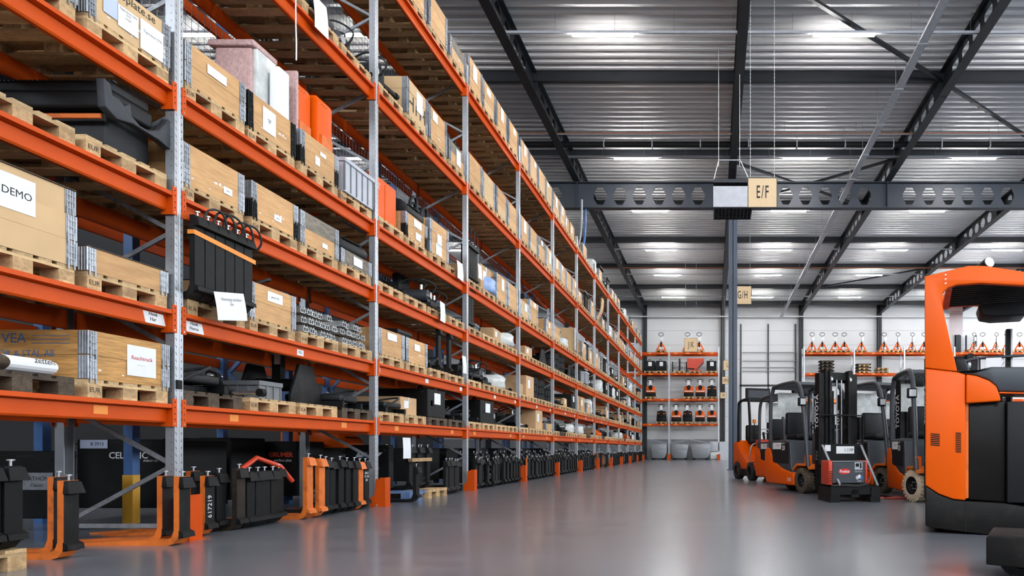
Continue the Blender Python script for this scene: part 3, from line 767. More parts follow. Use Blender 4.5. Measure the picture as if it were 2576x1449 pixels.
# ---- forks
def fork_mb(h, m, mf, L=1.0, w=.125, hooks=False, mh=None):
    pr = [(0, h), (0, .11), (-.013, .055), (-.05, .014), (-.1, 0), (-L, 0), (-L, .012), (-.5, .042), (-.13, .045), (-.07, .07), (-.048, .13), (-.048, h)]
    q = MB().prism(pr, 'y', -w / 2, w / 2, m)
    q.box(-.001, .0015, -w / 2 + .001, w / 2 - .001, .1, h - .002, mf)
    if hooks: hook_mb(h, mh or m, w, q); low_mb(mh or m, w, q); pin_mb(h, q)
    return q
def hook_mb(h, m, w, q=None):
    q = q or MB(); a = w / 2
    v = [(0, -a, h - .03), (0, a, h - .03), (.025, a * .9, h - .01), (.025, -a * .9, h - .01), (.05, a * 1.12, h - .1), (.05, -a * 1.12, h - .1), (0, -a * 1.12, h - .1), (0, a * 1.12, h - .1)]
    return q.add(v, [(0, 3, 2, 1), (3, 5, 4, 2), (5, 6, 7, 4), (0, 6, 5, 3), (1, 2, 4, 7)], m)
def low_mb(m, w, q=None): return (q or MB()).prism([(0, .13), (.035, .11), (.042, .07), (.02, .08), (0, .06)], 'y', -w / 2 * 1.1, w / 2 * 1.1, m)
def pin_mb(h, q=None): return (q or MB()).cyl((-.02, 0, h), (-.02, 0, h + .035), .009, STEEL, 8).cyl((-.02, 0, h + .035), (-.02, 0, h + .046), .024, STEEL, 10)
FM = {'k': (BLACKW, BLACK, BLACK), 'o': (FORKOR, BLACKW, BLACKW), 'O': (FORKOR, FORKOR, FORKOR), 'b': (BROWNW, BROWNW, BLACKW)}
def fork(loc, label, kind='k', h=.6, near=True, rz=0., group='forks standing along the rack foot', pin=True, name='lift_truck_fork'):
    m, mf, mh = FM[kind]; h = round(h, 2)
    if not near:
        return tag(ob(name, cached(('fk', kind, h), lambda: fork_mb(h, m, mf, .95, hooks=True, mh=mh).data('fork')), None, loc, rz), label, 'fork', group)
    t = thing(name, label, 'fork', loc, rz, group)
    ob('fork_body', cached(('f', kind, h), lambda: fork_mb(h, m, mf).data('fork_body')), t)
    ob('top_hook', cached(('h', kind, h), lambda: hook_mb(h, mh, .125).data('top_hook')), t); ob('bottom_hook', cached(('l', kind), lambda: low_mb(mh, .125).data('bottom_hook')), t)
    if pin: ob('lock_pin', cached(('p', h), lambda: pin_mb(h).data('lock_pin')), t)
    return t
# ------------------------------------------------------------------ stocking the long rack
LEVN = {1: 'lowest shelf', 2: 'second shelf', 3: 'third shelf', 4: 'fourth shelf', 5: 'fifth shelf', 6: 'top shelf'}
SLN = ['first place', 'second place', 'third place', 'last place']
def lettered(b): return b <= 2
def place(b, l, s, code, near=None):
    """code: [p|d][collars][L=lid][+goods[,goods]]; p/d = fresh or dark pallet, collars a run of w/g/p/y (upper case: black hinges)."""
    if not code: return
    near = b <= 2 if near is None else near
    Y = YK(b - 1) + .5 + .9 * s + rnd.uniform(-.02, .02); X = X0 - .62 + rnd.uniform(-.015, .01); z = TOPS[l]
    wh = '%s, %s, %s' % (SLN[s], LEVN[l], bayn(b))
    base, _, top = code.partition('+')
    cols = [c for c in base[1:] if c.lower() in 'wgpy']
    items = [t for t in top.split(',') if t]
    what = 'under a collar box' if cols else ('under goods' if items else 'standing empty')
    rz = rnd.uniform(-.012, .012)
    pallet((X, Y, z), '%s wooden pallet %s, %s' % ('dark oily' if base[0] == 'd' else 'raw', what, wh), base[0] if base[0] in 'nd' else 'n', near, rz,
           stamp='EUR' if near and rnd.random() < .6 else None)
    z += .1445
    if cols:
        pp = PAPERS.get((b, l, s))
        if pp is None:
            pp = ()
            if rnd.random() < .75:
                w = rnd.choice((.22, .26, .2, .24)); q_ = rnd.choice((.55, .75, 1.35, 1.35)) if len(cols) > 1 else .5; pp = ((rnd.uniform(-.15, .18), .195 * len(cols) - w * q_ / 2 - rnd.uniform(.02, .07), w, w * q_, ''),)
        collar_box((X, Y, z), '%s collar wooden box%s%s%s, %s' % (['', 'one', 'two', 'three'][len(cols)], ', greyed boards' if 'g' in base.lower() else '', ' under thin lid' if 'L' in base else '', ', white paper' if pp else '', wh),
                   cols, near, pp, 'L' in base, rz, splat=rnd.choice((0, 0, 1)))
        zt = z + .195 * len(cols)
    for j, it in enumerate(items):
        n = 1
        if it == 'forks':
            for q in range(4): fork((X0 - .1, Y - .27 + .17 * q, z), 'black fork upright on a pallet, %s of four, %s' % (ORD[q + 1], wh), 'k', .72 if l > 3 else .6, False, group='forks on shelves')
            continue
        if it[-1].isdigit(): it, n = it[:-1], int(it[-1])
        for q in range(n):
            if cols: zz = (z + .02 if it in ('plate', 'mast', 'tallcarton', 'bale') else (zt + .002 if it == 'hood' else zt - .12))
            else: zz = z
            one = len(items) == 1
            yy = Y + (0 if one else (-.2 + .4 * j / max(1, len(items) - 1)) if len(items) > 1 else 0); xx = X + (.08 if one else rnd.uniform(-.1, .2))
            if it in HGT and not cols: zz += HGT[it] * q
            pos = '' if n == 1 else (', %s from the bottom' % ORD[q + 1])
            k = sum(1 for t2 in items[:j] if t2.rstrip('0123456789') == it)
            if k: pos += ', another'
            goods(it, (xx, yy, zz), '%s%s, %s' % (DESC[it], pos, wh), rnd.uniform(-.12, .12) if it not in ('bin', 'carton', 'tallcarton') else rnd.uniform(-.03, .03), 'goods on the long rack')
PAPERS = {
    (0, 1, 3): ((.11, .2, .3, .26, ''),), (0, 4, 3): (), (0, 2, 2): ((-.05, .4, .27, .25, 'DEMO'),), (0, 2, 3): (),
    (1, 2, 1): ((.02, .29, .27, .11, 'parts C15'),), (1, 3, 0): ((.17, .13, .12, .07, 'zijgeleiding'),), (1, 3, 1): ((.03, .12, .13, .065, 'zijgeleiding'),), (1, 3, 2): ((.1, .09, .12, .06, ''),), (1, 3, 3): ((.02, .1, .24, .12, ''),),
    (1, 4, 0): ((0, .27, .26, .09, ''),), (1, 4, 1): ((-.06, .2, .22, .26, 'ANHEUERS\nCABINE\nDELEN\nV/N'),), (1, 4, 2): ((.06, .26, .13, .05, ''), (-.06, .14, .1, .11, ''),),
    (2, 2, 0): ((0, .3, .3, .11, ''),), (2, 2, 1): ((0, .27, .22, .11, ''),), (2, 4, 1): ((.03, .3, .3, .12, ''), (.05, .1, .2, .12, '')), (2, 4, 2): ((.0, .3, .2, .2, ''), (-.03, .12, .26, .2, '')),
}
SHELF = {
    (0, 1): ['', '', 'd', 'npp'], (0, 2): ['', '', 'nyyyL', 'nwL'], (0, 3): ['', '', 'n', 'n'], (0, 4): ['', '', 'nww', 'nyy'],
    (1, 1): ['d+frame,cyl', 'n+cyl,bracket,smallbin', 'n+sideplate', 'd+frame,bag'], (1, 2): ['n', 'nww+frame', 'n', 'n'],
    (1, 3): ['nww', 'nWw', 'nwg', 'ng+hood'], (1, 4): ['nww', 'nWW', 'nWw', 'n+bin'], (1, 5): ['n', 'n', 'n+hood', 'n+machine'],
    (2, 1): ['n+plank,frame', 'n+lowcarton', 'd+battery', 'd+frame,drum'], (2, 2): ['nww', 'nww+blackbin', 'n+frame', 'n'], (2, 3): ['n+plank', 'n+plank', 'n+machine,seat', 'n+machine,bracket'],
    (2, 4): ['n', 'nWw+hood', 'nwww', 'n+bag'], (2, 5): ['n+machine,cyl', 'nyyy', 'nwww', 'nwg'], (2, 6): ['nwww', 'nww', 'nwww', 'nwg+plate'],
    (3, 1): ['n+frame,cyl', 'n+battery', 'n+machine', 'n'], (3, 2): ['n+cyl,bracket,frame', 'n+machine,bag', 'n+bracket,seat,lowbale', 'n+wheel,cyl'], (3, 3): ['n', 'n+smallbin,blackbin', 'n+lowcarton', 'n+lowbale,cyl'],
    (3, 4): ['n', 'n+carton', 'nwww', 'nwww'], (3, 5): ['nwww', 'nyyy', 'nyww', 'nWww'], (3, 6): ['nwww', 'nyww', 'nwww', 'nwww'],
}
MIX = {
    1: ['n+machine,cyl', 'n+frame,bracket', 'n+lowcarton', 'n+battery', 'n', 'd+smalltyre2', 'n+blackbin,smallbin', 'n+seat,bracket', 'n+wheel,cyl', 'n+orangehood', 'n+lowbale'],
    2: ['nww', 'n+wheel,cyl,bracket', 'n+machine', 'n+battery', 'n+tyre3', 'n+bag,seat', 'n+sideplate', 'n+frame,cyl', 'n+lowcarton2', 'n', 'n+hood'],
    3: ['n+machine,seat', 'n+sideplate,bin', 'n+tyre3', 'n+forks', 'n+battery', 'n+bale', 'n+blackbin,bracket', 'n+tyre2', 'n+wheel,bracket,cyl', 'nw'],
    4: ['nww', 'n+mast', 'n+bale', 'nwww', 'n+carton', 'n+forks', 'n+tyre3', 'n+battery', 'nww+hood', 'n+machine'],
    5: ['nww', 'nwww', 'nwy', 'n+forks', 'nww', 'n+mast', 'nwg', 'n+bale'],
    6: ['nww', 'n+mast', 'nyw', 'n+carton', 'n+machine,seat', 'n+bale', 'n+hood', 'n+forks'],
}
FIX = {(4, 6): ['nwww', 'nwww', 'nyww', 'nyyy'], (4, 5): ['nwww', 'nyww', 'nwwg', 'nyyy'], (5, 5): ['nwww', 'nwyw', 'nwww', 'nyww'], (5, 6): ['nwww', 'nwww', 'n+carton', 'n+carton'], (5, 4): ['nww', 'n+machine', 'n+lowbale', 'n'], (6, 6): ['n+hood', 'nww', 'n+mast', 'n+bracket,bag'],
       (5, 3): ['n+smallcarton,bag', 'n+tyre3', 'n+tyre3', 'n+sideplate'], (5, 2): ['n+tyre3', 'n+frame', 'n+lowcarton', 'n+battery'], (4, 2): ['n+lowcarton', 'n+carton,bag', 'n+tyre3', 'n+tyre3'],
       (6, 2): ['n+carton', 'n+carton', 'nww', 'n+bale'], (6, 4): ['n+mast', 'nwww', 'n+forks', 'n+carton'], (4, 4): ['nyy', 'nwww', 'n+mast', 'nww'], (4, 1): ['n+machine', 'n+cyl,bag', 'n+carton', 'nw'],
       (7, 5): ['n+forks', 'n+mast', 'nww', 'n+forks'], (4, 3): ['n+plank', 'n+lowcarton', 'n+seat,bracket', 'n+sideplate']}
rnd.seed(21)
for (b, l), row in SHELF.items():
    for s, c in enumerate(row): place(b, l, s, c)
for b in range(4, 12):
    for l in range(1, 7):
        row = FIX.get((b, l))
        pool = MIX[l][:]; rnd.shuffle(pool)
        if b >= 9: pool = [c.replace('tallcarton', 'carton').replace('mast', 'machine').replace('www', 'ww').replace('tyre3', 'tyre2') for c in pool]
        for s in range(4): place(b, l, s, row[s] if row else pool[s % len(pool)])
def by_label(s, name=None):
    for o in COL.objects:
        if o.get('label') and s in o['label'] and (name is None or o.name.startswith(name)): return o
def box_at(b, l, s, name='pallet_collar_box'): return by_label('%s, %s, %s' % (SLN[s], LEVN[l], bayn(b)), name)
def slot(b, l, s, dx=0., dy=0., dz=0.): return (X0 - .62 + dx, YK(b - 1) + .5 + .9 * s + dy, TOPS[l] + .1445 + dz)

# ---- lettering and one-off goods
t = box_at(0, 1, 3); t['label'] = 'dark pine two collar box with red lettered paper, lowest shelf, beside nearest upright'
text('Reachtruck', .048, INKR, (.6085, .11, .225), '+x', t); text('...................', .02, INKG, (.6085, .1, .17), '+x', t)
text('VEA', .11, INKB, (.02, -.4005, .32), '-y', t); text('RÖR & STÅL AB', .07, INKB, (.1, -.4005, .2), '-y', t)
for z in (.28, .31, .34): ob('printed_line', MB().box(.16, .46, -.4008, -.4, z, z + .005, INKB), t)
t = box_at(0, 4, 3); t['label'] = 'pale plywood two collar box printed with web address, fourth shelf, beside nearest upright'
text('.proplate.se', .1, INK, (.601, .02, .34), '+x', t)
for y, z, w, h, m, s in ((-.2, .2, .13, .2, PAPERB, ''), (-.03, .16, .2, .18, PAPER, 'Eigendom V/N\n3+0\nmaat'), (.22, .14, .26, .26, PAPER, 'Eigendom STR')):
    p = ob('paper_label', paper(w, h, m), t, (.606, y, z))
    if s: text(s, .028 if '\n' in s else .033, INKG, (.002, 0, .04), '+x', p)
t = box_at(0, 2, 2); t['label'] = 'tall pale three collar box with a DEMO paper, second shelf, at frame edge'
t = box_at(2, 5, 1)
for k, (y, s_) in enumerate(((-.25, 'H'), (-.02, 'r'), (.2, 'H'))): text(s_, .36, INK, (.602, y, .22), '+x', t)
t['label'] = 'open box with large black painted characters, fifth shelf, second full bay'

# black moulded step panel lying over two pallets of the third shelf
z3 = TOPS[3] + .1445
t = thing('moulded_cover', 'large black moulded cover panel with curved end across pallets on third shelf', 'machine cover', (-5.0, 5.7, z3 + .001))
def yz(px, py, X=-4.98): Y = X * F / (px - 1795); return (Y - 5.7, EYE + (1128 - py) / F * Y - z3)
b_ = MB().rbox(-1.25, -.02, .0, .42, .36, .5, PLAST, .025).rbox(-1.25, -.04, .02, .4, .5, .585, PLAST, .02).rbox(-1.2, -.12, .06, .5, .0, .36, PLAST, .03)
for i in range(34): b_.box(-1.24 + .036 * i, -1.222 + .036 * i, .02, .06, .585, .6, PLAST)
ob('cover_body', b_, t)
ob('curved_end', MB().prism([yz(*q) for q in ((262, 196), (278, 210), (284, 240), (302, 250), (314, 268), (328, 262), (332, 292), (352, 316), (376, 330), (400, 328), (418, 310), (424, 300), (433, 312), (433, 380), (400, 352), (335, 312), (295, 300), (266, 268))], 'x', -.05, .02, DGREY, bev=.006), t)
ob('trim_strip', MB().rbox(-.62, -.1, -.02, .0, .26, .3, TRUCKD, .005), t)
# six forks strapped together on a pallet of the second shelf
for i in range(6):
    fork((X0 + .085, YK(0) + .14 + .135 * i, TOPS[2] + .1445), 'black fork strapped upright on the second shelf, %s from the first grey upright' % ORD[i + 1], 'k', .78, True, group='strapped forks on the second shelf')
yb = YK(0) + .07
tag(ob('lashing_strap', MB().box(X0 + .03, X0 + .092, yb - .008, yb - .002, TOPS[2] + .74, TOPS[2] + .78, YELL).bar((X0 + .09, yb, TOPS[2] + .76), (X0 + .09, yb + .85, TOPS[2] + .7), .006, .045, YELL)), 'orange lashing strap round six black forks on the second shelf', 'strap')
cb = MB()
for i in range(5):
    y0 = YK(0) + .2 + .13 * i; zt = TOPS[2] + .95
    cb.tube(curve([(X0 + .06, y0, zt - .1), (X0 + .1, y0 + .03, zt + .06 + .02 * (i % 3)), (X0 + .13, y0 + .16, zt + .09), (X0 + .12, y0 + .25, zt - .02), (X0 + .06, y0 + .27, zt - .1)]), .011, RUBBER, 6)
tag(ob('cable_loop', cb), 'tangle of black cable loops on top of strapped forks, second shelf', 'cable')
def sheet(w, h, bend, m=PAPER):
    q = MB(); n = 6; vs = []
    for i in range(n + 1):
        tt = i / n
        for s_ in (-1, 1): vs.append((bend * math.sin(tt * 2.2) * h, s_ * w / 2, -h * tt))
    q.add(vs, [(2 * i, 2 * i + 1, 2 * i + 3, 2 * i + 2) for i in range(n)], m); vs2 = [(x - .0008, y, z) for x, y, z in vs]
    return q.add(vs2, [(2 * i, 2 * i + 2, 2 * i + 3, 2 * i + 1) for i in range(n)], m)
p = tag(ob('hanging_paper_sheet', sheet(.42, .27, .04), None, (X0 + .165, YK(0) + .42, TOPS[2] + .27), rot=(.17, 0, 0)), 'white handwritten paper sheet hanging below the strapped forks, second shelf', 'paper')
text('Vierweg vorken\n6x', .045, INKG, (.018, 0, -.09), '+x', p)
# aluminium profiles in crosswise layers
k = 0
for s, ncol in ((2, 6), (3, 5)):
    for li, zz in enumerate((.0, .115, .23) if s == 2 else (0., .125, .22)):
        for c in range(ncol - (1 if li == 2 else 0)):
            k += 1
            goods('alu', (X0 - .62 + rnd.uniform(-.02, .04), YK(0) + .5 + .9 * s - .33 + .132 * c, TOPS[2] + .146 + zz), 'grey aluminium profile, %s in the %s layer, %s pallet of profiles' % (ORD[c + 1], ['bottom', 'middle', 'upper'][li], 'nearer' if s == 2 else 'farther'), group='stacked aluminium profiles')
        if li < 2:
            tag(ob('wooden_batten', MB().box(-.03, .03, -.4, .4, 0, .035, WOODY), None, (X0 - .2, YK(0) + .5 + .9 * s, TOPS[2] + .146 + zz + .08)), 'wooden batten over the %s layer of profiles, %s pallet' % (['bottom', 'middle'][li], 'nearer' if s == 2 else 'farther'), 'batten')
# pink bubble wrapped load, white foam, orange covers above the fourth shelf boxes
q = MB().prism([(-.5, 0), (-.44, 1.06), (-.02, 1.06), (0, 0)], 'y', -.2, .17, PINK, bev=.03).prism([(-.5, 1.06), (-.5, 1.13), (.02, 1.13), (.02, 1.06)], 'y', -.23, .2, PINK, bev=.015)
t = thing('bubble_wrapped_load', 'tall pink bubble wrapped load standing in the second box of the fourth shelf', 'wrapped load', (-5.19, 7.9, TOPS[4] + .17))
ob('wrapping', q, t); ob('film_flap', MB().rbox(-.02, .03, -.18, .16, .1, 1.05, FILM, .01), t)
tag(ob('foam_block', MB().rbox(-.06, .06, -.1, .1, 0, .95, WHITE, .02), None, (X0 - .14, YK(0) + 1.68, TOPS[4] + .17)), 'grey white foam block in the black hinged box, fourth shelf', 'foam')
tag(ob('foam_sheet', MB().rbox(-.3, .1, -.02, .02, 0, 1.1, PINK, .01), None, (X0 - .2, YK(0) + 1.97, TOPS[4] + .17)), 'upright wrapped foam sheet at the far end of the second box, fourth shelf', 'foam')
for i, (dx, dy) in enumerate(((-.12, 2.17), (-.35, 2.38), (-.06, 2.55))):
    goods('plate', (X0 + dx - .1, YK(0) + dy, TOPS[4] + .17), 'orange steel cover standing in the third box of the fourth shelf, %s of three' % ORD[i + 1], [0., .5, .0][i], 'orange covers')
# big orange cover box
t = thing('steel_cabinet', 'large orange steel cabinet on a pallet, fourth shelf, second full bay', 'cabinet', slot(2, 4, 0))
ob('cabinet_body', MB().rbox(-.45, .5, -.37, .37, 0, .66, TRUCK, .01, 1), t); ob('door_panel', MB().box(.5, .506, .0, .35, .06, .6, TRUCK), t)
text('MAX. LAST\nKIPPER\n1000 KG', .035, WHITE, (.501, -.22, .52), '+x', t)
# tube handles behind the boxes, a paper stack, orange plate on the top shelf
for i, (dx, dy) in enumerate(((-.3, 1.9), (-.45, 2.2), (-.35, 2.45))):
    tag(ob('tube_handle', MB().tube(curve([(0, -.12, 0), (0, -.12, .3), (.02, 0, .42), (0, .12, .34), (0, .12, 0)]), .025, PLAST), None, (X0 + dx, YK(1) + dy, TOPS[4] + .66)), 'black bent tube handle sticking up behind the boxes, %s of three, fourth shelf' % ORD[i + 1], 'handle', 'bent tube handles')
for i, (bb, l, y, w, h) in enumerate(((2, 4, 3.2, .3, .34), (2, 3, 2.35, .22, .36), (2, 2, 3.42, .2, .34), (3, 4, .62, .22, .3), (1, 5, 2.2, .3, .4))):
    tag(ob('hanging_paper_sheet', sheet(w, h, .05), None, (X0 + .03, YK(bb - 1) + y, TOPS[l] + (.55 if (bb, l) in ((3, 4), (2, 2)) else .3), ), rot=(rnd.uniform(-.1, .1), 0, 0)), 'white paper sheet hanging over goods on the %s, %s' % (LEVN[l], bayn(bb)), 'paper', 'loose paper sheets')
# forks on shelves
for (bb, l, y0, n_, h_, nm) in ((2, 2, 2.55, 2, .78, 'second shelf of the second full bay'), (3, 4, .1, 6, .8, 'fourth shelf of the third full bay'), (3, 3, .15, 4, .85, 'third shelf of the third full bay')):
    for i in range(n_):
        fork((X0 - .1, YK(bb - 1) + y0 + (.14 if n_ > 2 else .5) * i, TOPS[l] + .1445), 'black fork standing on the %s, %s from near end' % (nm, ORD[i + 1]), 'k', h_, True, group='forks on shelves')
cb = MB()
for i in range(3): cb.tube(curve([(X0 - .15, YK(2) + .2 + .2 * i, TOPS[4] + .9), (X0 - .1, YK(2) + .3 + .2 * i, TOPS[4] + 1.25), (X0 - .08, YK(2) + .42 + .2 * i, TOPS[4] + 1.2), (X0 - .1, YK(2) + .45 + .2 * i, TOPS[4] + .9)]), .01, RUBBER, 6)
tag(ob('cable_loop', cb), 'black cable loops over upright forks, fourth shelf, third full bay', 'cable')
goods('bluebale', slot(3, 4, 1, .2, .1, 0), 'blue film bundle hanging at the fourth shelf edge, third full bay', 0.)
# white cable hanging in front of the first full bay
tag(ob('hanging_string', MB().tube(curve([(X0 + .03, YK(0) + 1.72, 7.2), (X0 + .02, YK(0) + 1.73, 6.0), (X0 + .04, YK(0) + 1.71, 5.6), (X0 + .02, YK(0) + 1.74, 5.42)]), .008, WHITE, 6)), 'thin white cord dangling in front of the first full bay', 'cord')
# dark rounded goods and rolled paper at the near edge of the lowest shelf
t = thing('oily_sack', 'dark greasy sack under a paper roll on lowest shelf by frame edge', 'sack', slot(0, 1, 2, .1, .1, 0))
ob('sack', MB().lathe([(0, 0), (.34, 0), (.38, .06), (.3, .12), (0, .15)], (0, 0, 0), (0, 0, 1), DARKW, 18), t)
t = thing('paper_roll', 'curled white paper with printed word lying over a dark pallet, lowest shelf', 'paper', (X0 - .2, YK(-1) + 2.32, TOPS[1] + .2))
q = MB(); vs = []
for i in range(9):
    a = PI * .9 * i / 8
    for y in (-.15, .2): vs.append((math.sin(a) * .1 + .12, y, math.cos(a) * .06))
q.add(vs, [(2 * i, 2 * i + 1, 2 * i + 3, 2 * i + 2) for i in range(8)], PAPER); ob('paper', q, t); text('zetten:', .06, INK, (.222, .1, .035), '+x', t)

tag(ob('pale_panel', MB().rbox(-.34, .33, -.02, .02, 0, .8, PLY, .01, 1).box(.33, .36, -.1, .1, 0, .78, FILM), None, (-5.22, 24.05, TOPS[4] + .1445)), 'pale upright panel facing the camera on the fourth shelf, fifth full bay', 'panel')
t = thing('curved_guard', 'orange and cream curved guard leaning on the fifth shelf, seventh full bay', 'machine cover', (-5.0, 30.0, TOPS[5] + .145))
for dy, m_ in ((0, CREAM), (.13, FORKOR), (.26, CREAM)): ob('guard_strip', MB().tube(curve([(-.3, dy, .03), (0, dy + .15, .6), (.05, dy + .3, 1.1), (0, dy + .5, 1.25), (-.05, dy + .62, 1.05)]), .05, m_, 8), t)
for i in range(2):
    tag(ob('boom_arm', MB().tube(curve([(0, 0, .03), (.02, .4, .5), (.03, .6, 1.2), (.02, .7, 2.0)]), .045, [GALVD, BLUEP][i], 8), None, (-5.0, 25.1 + .75 * i, TOPS[6] + .145)), ['grey', 'bluish'][i] + ' bent boom arm rising above the top shelf, sixth full bay', 'boom arm')
# ------------------------------------------------------------------ forks standing along the rack foot
rnd.seed(5)
FKN = [0] * 14
def seg(y):
    k = max(0, min(12, int(math.floor((y - YK(0)) / 3.7)) + 1)); return k
def ordn(n):
    base = ['', 'first', 'second', 'third', 'fourth', 'fifth', 'sixth', 'seventh', 'eighth', 'ninth', 'tenth', 'eleventh', 'twelfth', 'thirteenth', 'fourteenth', 'fifteenth', 'sixteenth', 'seventeenth', 'eighteenth', 'nineteenth']
    return base[n] if n < 20 else ('twentieth' if n == 20 else 'twenty-' + base[n - 20])
CN = {'k': 'black', 'o': 'orange sided', 'O': 'worn orange', 'b': 'rusty brown'}
def floor_fork(y, kind='k', x=-4.88, h=.6, near=None, z=0., extra='', row=''):
    k = seg(y); FKN[k] += 1
    pos = 'before the first orange guard' if k == 0 else 'past the %s orange guard' % ORD[k]
    near = y < 18 if near is None else near
    return fork((x, y, z), '%s fork upright on the floor, %s %s%s%s' % (CN[kind], ordn(FKN[k]), pos, extra, row), kind, h, near)
for y, k, x, h in ((5.42, 'o', -5.18, .62), (5.24, 'o', -4.93, .6), (6.13, 'o', -4.9, .6), (5.99, 'o', -4.64, .6)): floor_fork(y, k, x, h)
for y, k, x, h in ((6.8, 'o', -5.16, .62), (6.64, 'o', -4.9, .58), (6.93, 'k', -5.0, .6), (7.08, 'b', -4.9, .64), (7.23, 'k', -4.9, .6), (7.37, 'k', -4.9, .6), (7.51, 'k', -4.92, .6), (7.65, 'k', -4.92, .6), (7.83, 'k', -4.97, .62),
                   (8.17, 'O', -4.83, .74), (8.42, 'O', -4.83, .72), (8.62, 'k', -4.88, .7), (8.79, 'k', -4.9, .68), (8.95, 'k', -4.88, .7), (9.12, 'k', -4.88, .68), (9.27, 'k', -4.86, .68), (9.43, 'O', -4.87, .66), (9.6, 'k', -4.88, .66)):
    f = floor_fork(y, k, x, h, extra=' with chalk writing' if y in (6.64, 9.6) else '')
    if y == 6.64: text('617219', .075, WHITE, (.003, 0, .28), '+x', f, 'chalk_writing', roll=PI / 2)
    if y == 9.6: text('68uG\nFU 00\n301', .05, WHITE, (.003, 0, .45), '+x', f, 'chalk_writing')
for y, x, h in ((10.32, -5.15, .6), (10.46, -5.2, .62), (10.75, -4.66, .56), (12.45, -4.86, .62), (12.62, -4.86, .62), (12.78, -4.88, .62), (12.94, -4.88, .6), (13.1, -4.9, .6)): floor_fork(y, 'k', x, h)
pallet((-5.45, 11.3, 0), 'blue painted pallet on the floor under a fork bundle, past second orange guard', 'b', True)
pallet((-5.4, 12.15 - .25, 0.0), 'raw pallet on the floor beside the blue painted pallet', 'n', True)
for i, (y, x) in enumerate(((11.1, -5.3), (11.5, -5.1), (11.65, -5.12), (11.8, -5.08), (11.95, -5.1), (12.1, -5.05))): floor_fork(y, 'k', x, .72, z=.1445, extra=' on a pallet')
tag(ob('lashing_strap', MB().box(-5.1, -5.03, 11.4, 12.2, .62, .68, WOODB)), 'brown strap round the fork bundle on floor pallets', 'strap')
tag(ob('hanging_paper_sheet', sheet(.28, .34, .03), None, (-5.0, 11.12, 1.02)), 'white paper sheet hanging above the blue painted pallet', 'paper')
pallet((-5.43, 4.4, 0), 'raw pallet on the floor at frame edge under two black forks', 'n', True)
for y in (4.56, 4.71): floor_fork(y, 'k', -4.83, .58, z=.1445, extra=' on a pallet')
y = 14.05
while y < 47.3:
    if min(abs(y - YK(k)) for k in range(13)) > .16:
        k = 'o' if rnd.random() < .05 else 'k'
        floor_fork(y, k, -4.9 + rnd.uniform(-.06, .05), rnd.choice((.6, .62, .66, .58, .64)))
    y += rnd.uniform(.15, .21) if y < 24 else rnd.uniform(.19, .27)
y = 14.2
while y < 30:
    floor_fork(y, 'k', -5.25 + rnd.uniform(-.05, .05), rnd.choice((.74, .78, .72)), False, extra=', rear row'); y += rnd.uniform(.28, .42)

# black battery cases and hoods on the floor behind the rack
def case(x0, x1, y0, y1, z1, label, z0=.15, plate=None):
    t = thing('battery_case', label, 'battery', ((x0 + x1) / 2, (y0 + y1) / 2, z0)); w, d, h = x1 - x0, y1 - y0, z1 - z0
    ob('case_body', MB().rbox(-w / 2, w / 2, -d / 2, d / 2, 0, h, BLACK, .012, 1), t); ob('lid_rim', MB().box(-w / 2 - .004, w / 2 + .004, -d / 2 - .004, d / 2 + .004, h - .06, h - .045, BLACKW), t)
    e = MB()
    for x in (-w * .4, w * .4): e.cyl((x, -d / 2 - .003, h - .09), (x, -d / 2 + .003, h - .09), .022, SLOT, 10)
    ob('lifting_eye', e, t)
    return t, w, d, h
t, w, d, h = case(-7.42, -6.2, 7.95, 8.7, .95, 'long black battery case lettered in white behind a blue post')
p = ob('name_plate', MB().box(-.16, .16, -.002, 0, -.05, .05, PAPERB), t, (-.4, -d / 2 - .007, h - .055)); text('B 2913', .055, INK, (.04, -.003, 0), '-y', p)
text('CELLTRIC', .105, WHITE, (-.0, -d / 2 - .006, h - .19), '-y', t, bold=.002); text('ENERGY CO.', .03, WHITE, (.26, -d / 2 - .006, h - .25), '-y', t)
t, w, d, h = case(-7.2, -6.5, 6.75, 6.97, .82, 'black battery case with silver name plate behind the first upright')
p = ob('name_plate', MB().box(-.2, .2, -.002, 0, -.085, .085, GALVD), t, (.12, -d / 2 - .002, h - .3)); text('MARATHON', .058, INK, (0, -.003, .025), '-y', p); text('Classic', .045, INK, (.04, -.003, -.04), '-y', p)
t, w, d, h = case(-6.62, -6.3, 8.2, 8.8, .97, 'narrow black battery case with white label behind the first upright'); ob('paper_label', MB().box(-.13, .0, -.002, 0, -.16, -.06, PAPER), t, (.05, -d / 2 - .001, h))
t, w, d, h = case(-6.95, -6.5, 9.2, 9.9, .99, 'black battery case with grey data plate behind the rack'); ob('data_plate', MB().box(-.07, .07, -.002, 0, -.24, -.06, LGREY), t, (0, -d / 2 - .001, h))
t, w, d, h = case(-6.7, -6.1, 9.25 + .75, 10.7, .95, 'black battery case with red lettering behind the rack')
text('GRUMER', .09, RED, (.06, -d / 2 - .002, h - .2), '-y', t, bold=.004); text('perfect plus', .055, WHITE, (.09, -d / 2 - .002, h - .28), '-y', t)
goods('orangehood', (-6.35, 11.1, .85), 'glossy orange hood lying on black cases behind the first full bay', .05)
for i, (x0, y0) in enumerate(((-6.9, 11.0), (-6.6, 12.2), (-6.6, 14.4), (-6.6, 15.6), (-6.5, 17.4), (-6.5, 19.0), (-6.5, 21.4), (-6.5, 24.0))):
    t, w, d, h = case(x0 - .2, x0 + .5, y0, y0 + .8, .85, 'plain black battery case behind the rack, %s beyond the red lettered case' % ORD[i + 1])
    if i == 1: text('B1315', .08, WHITE, (-.1, -d / 2 - .002, h - .14), '-y', t)
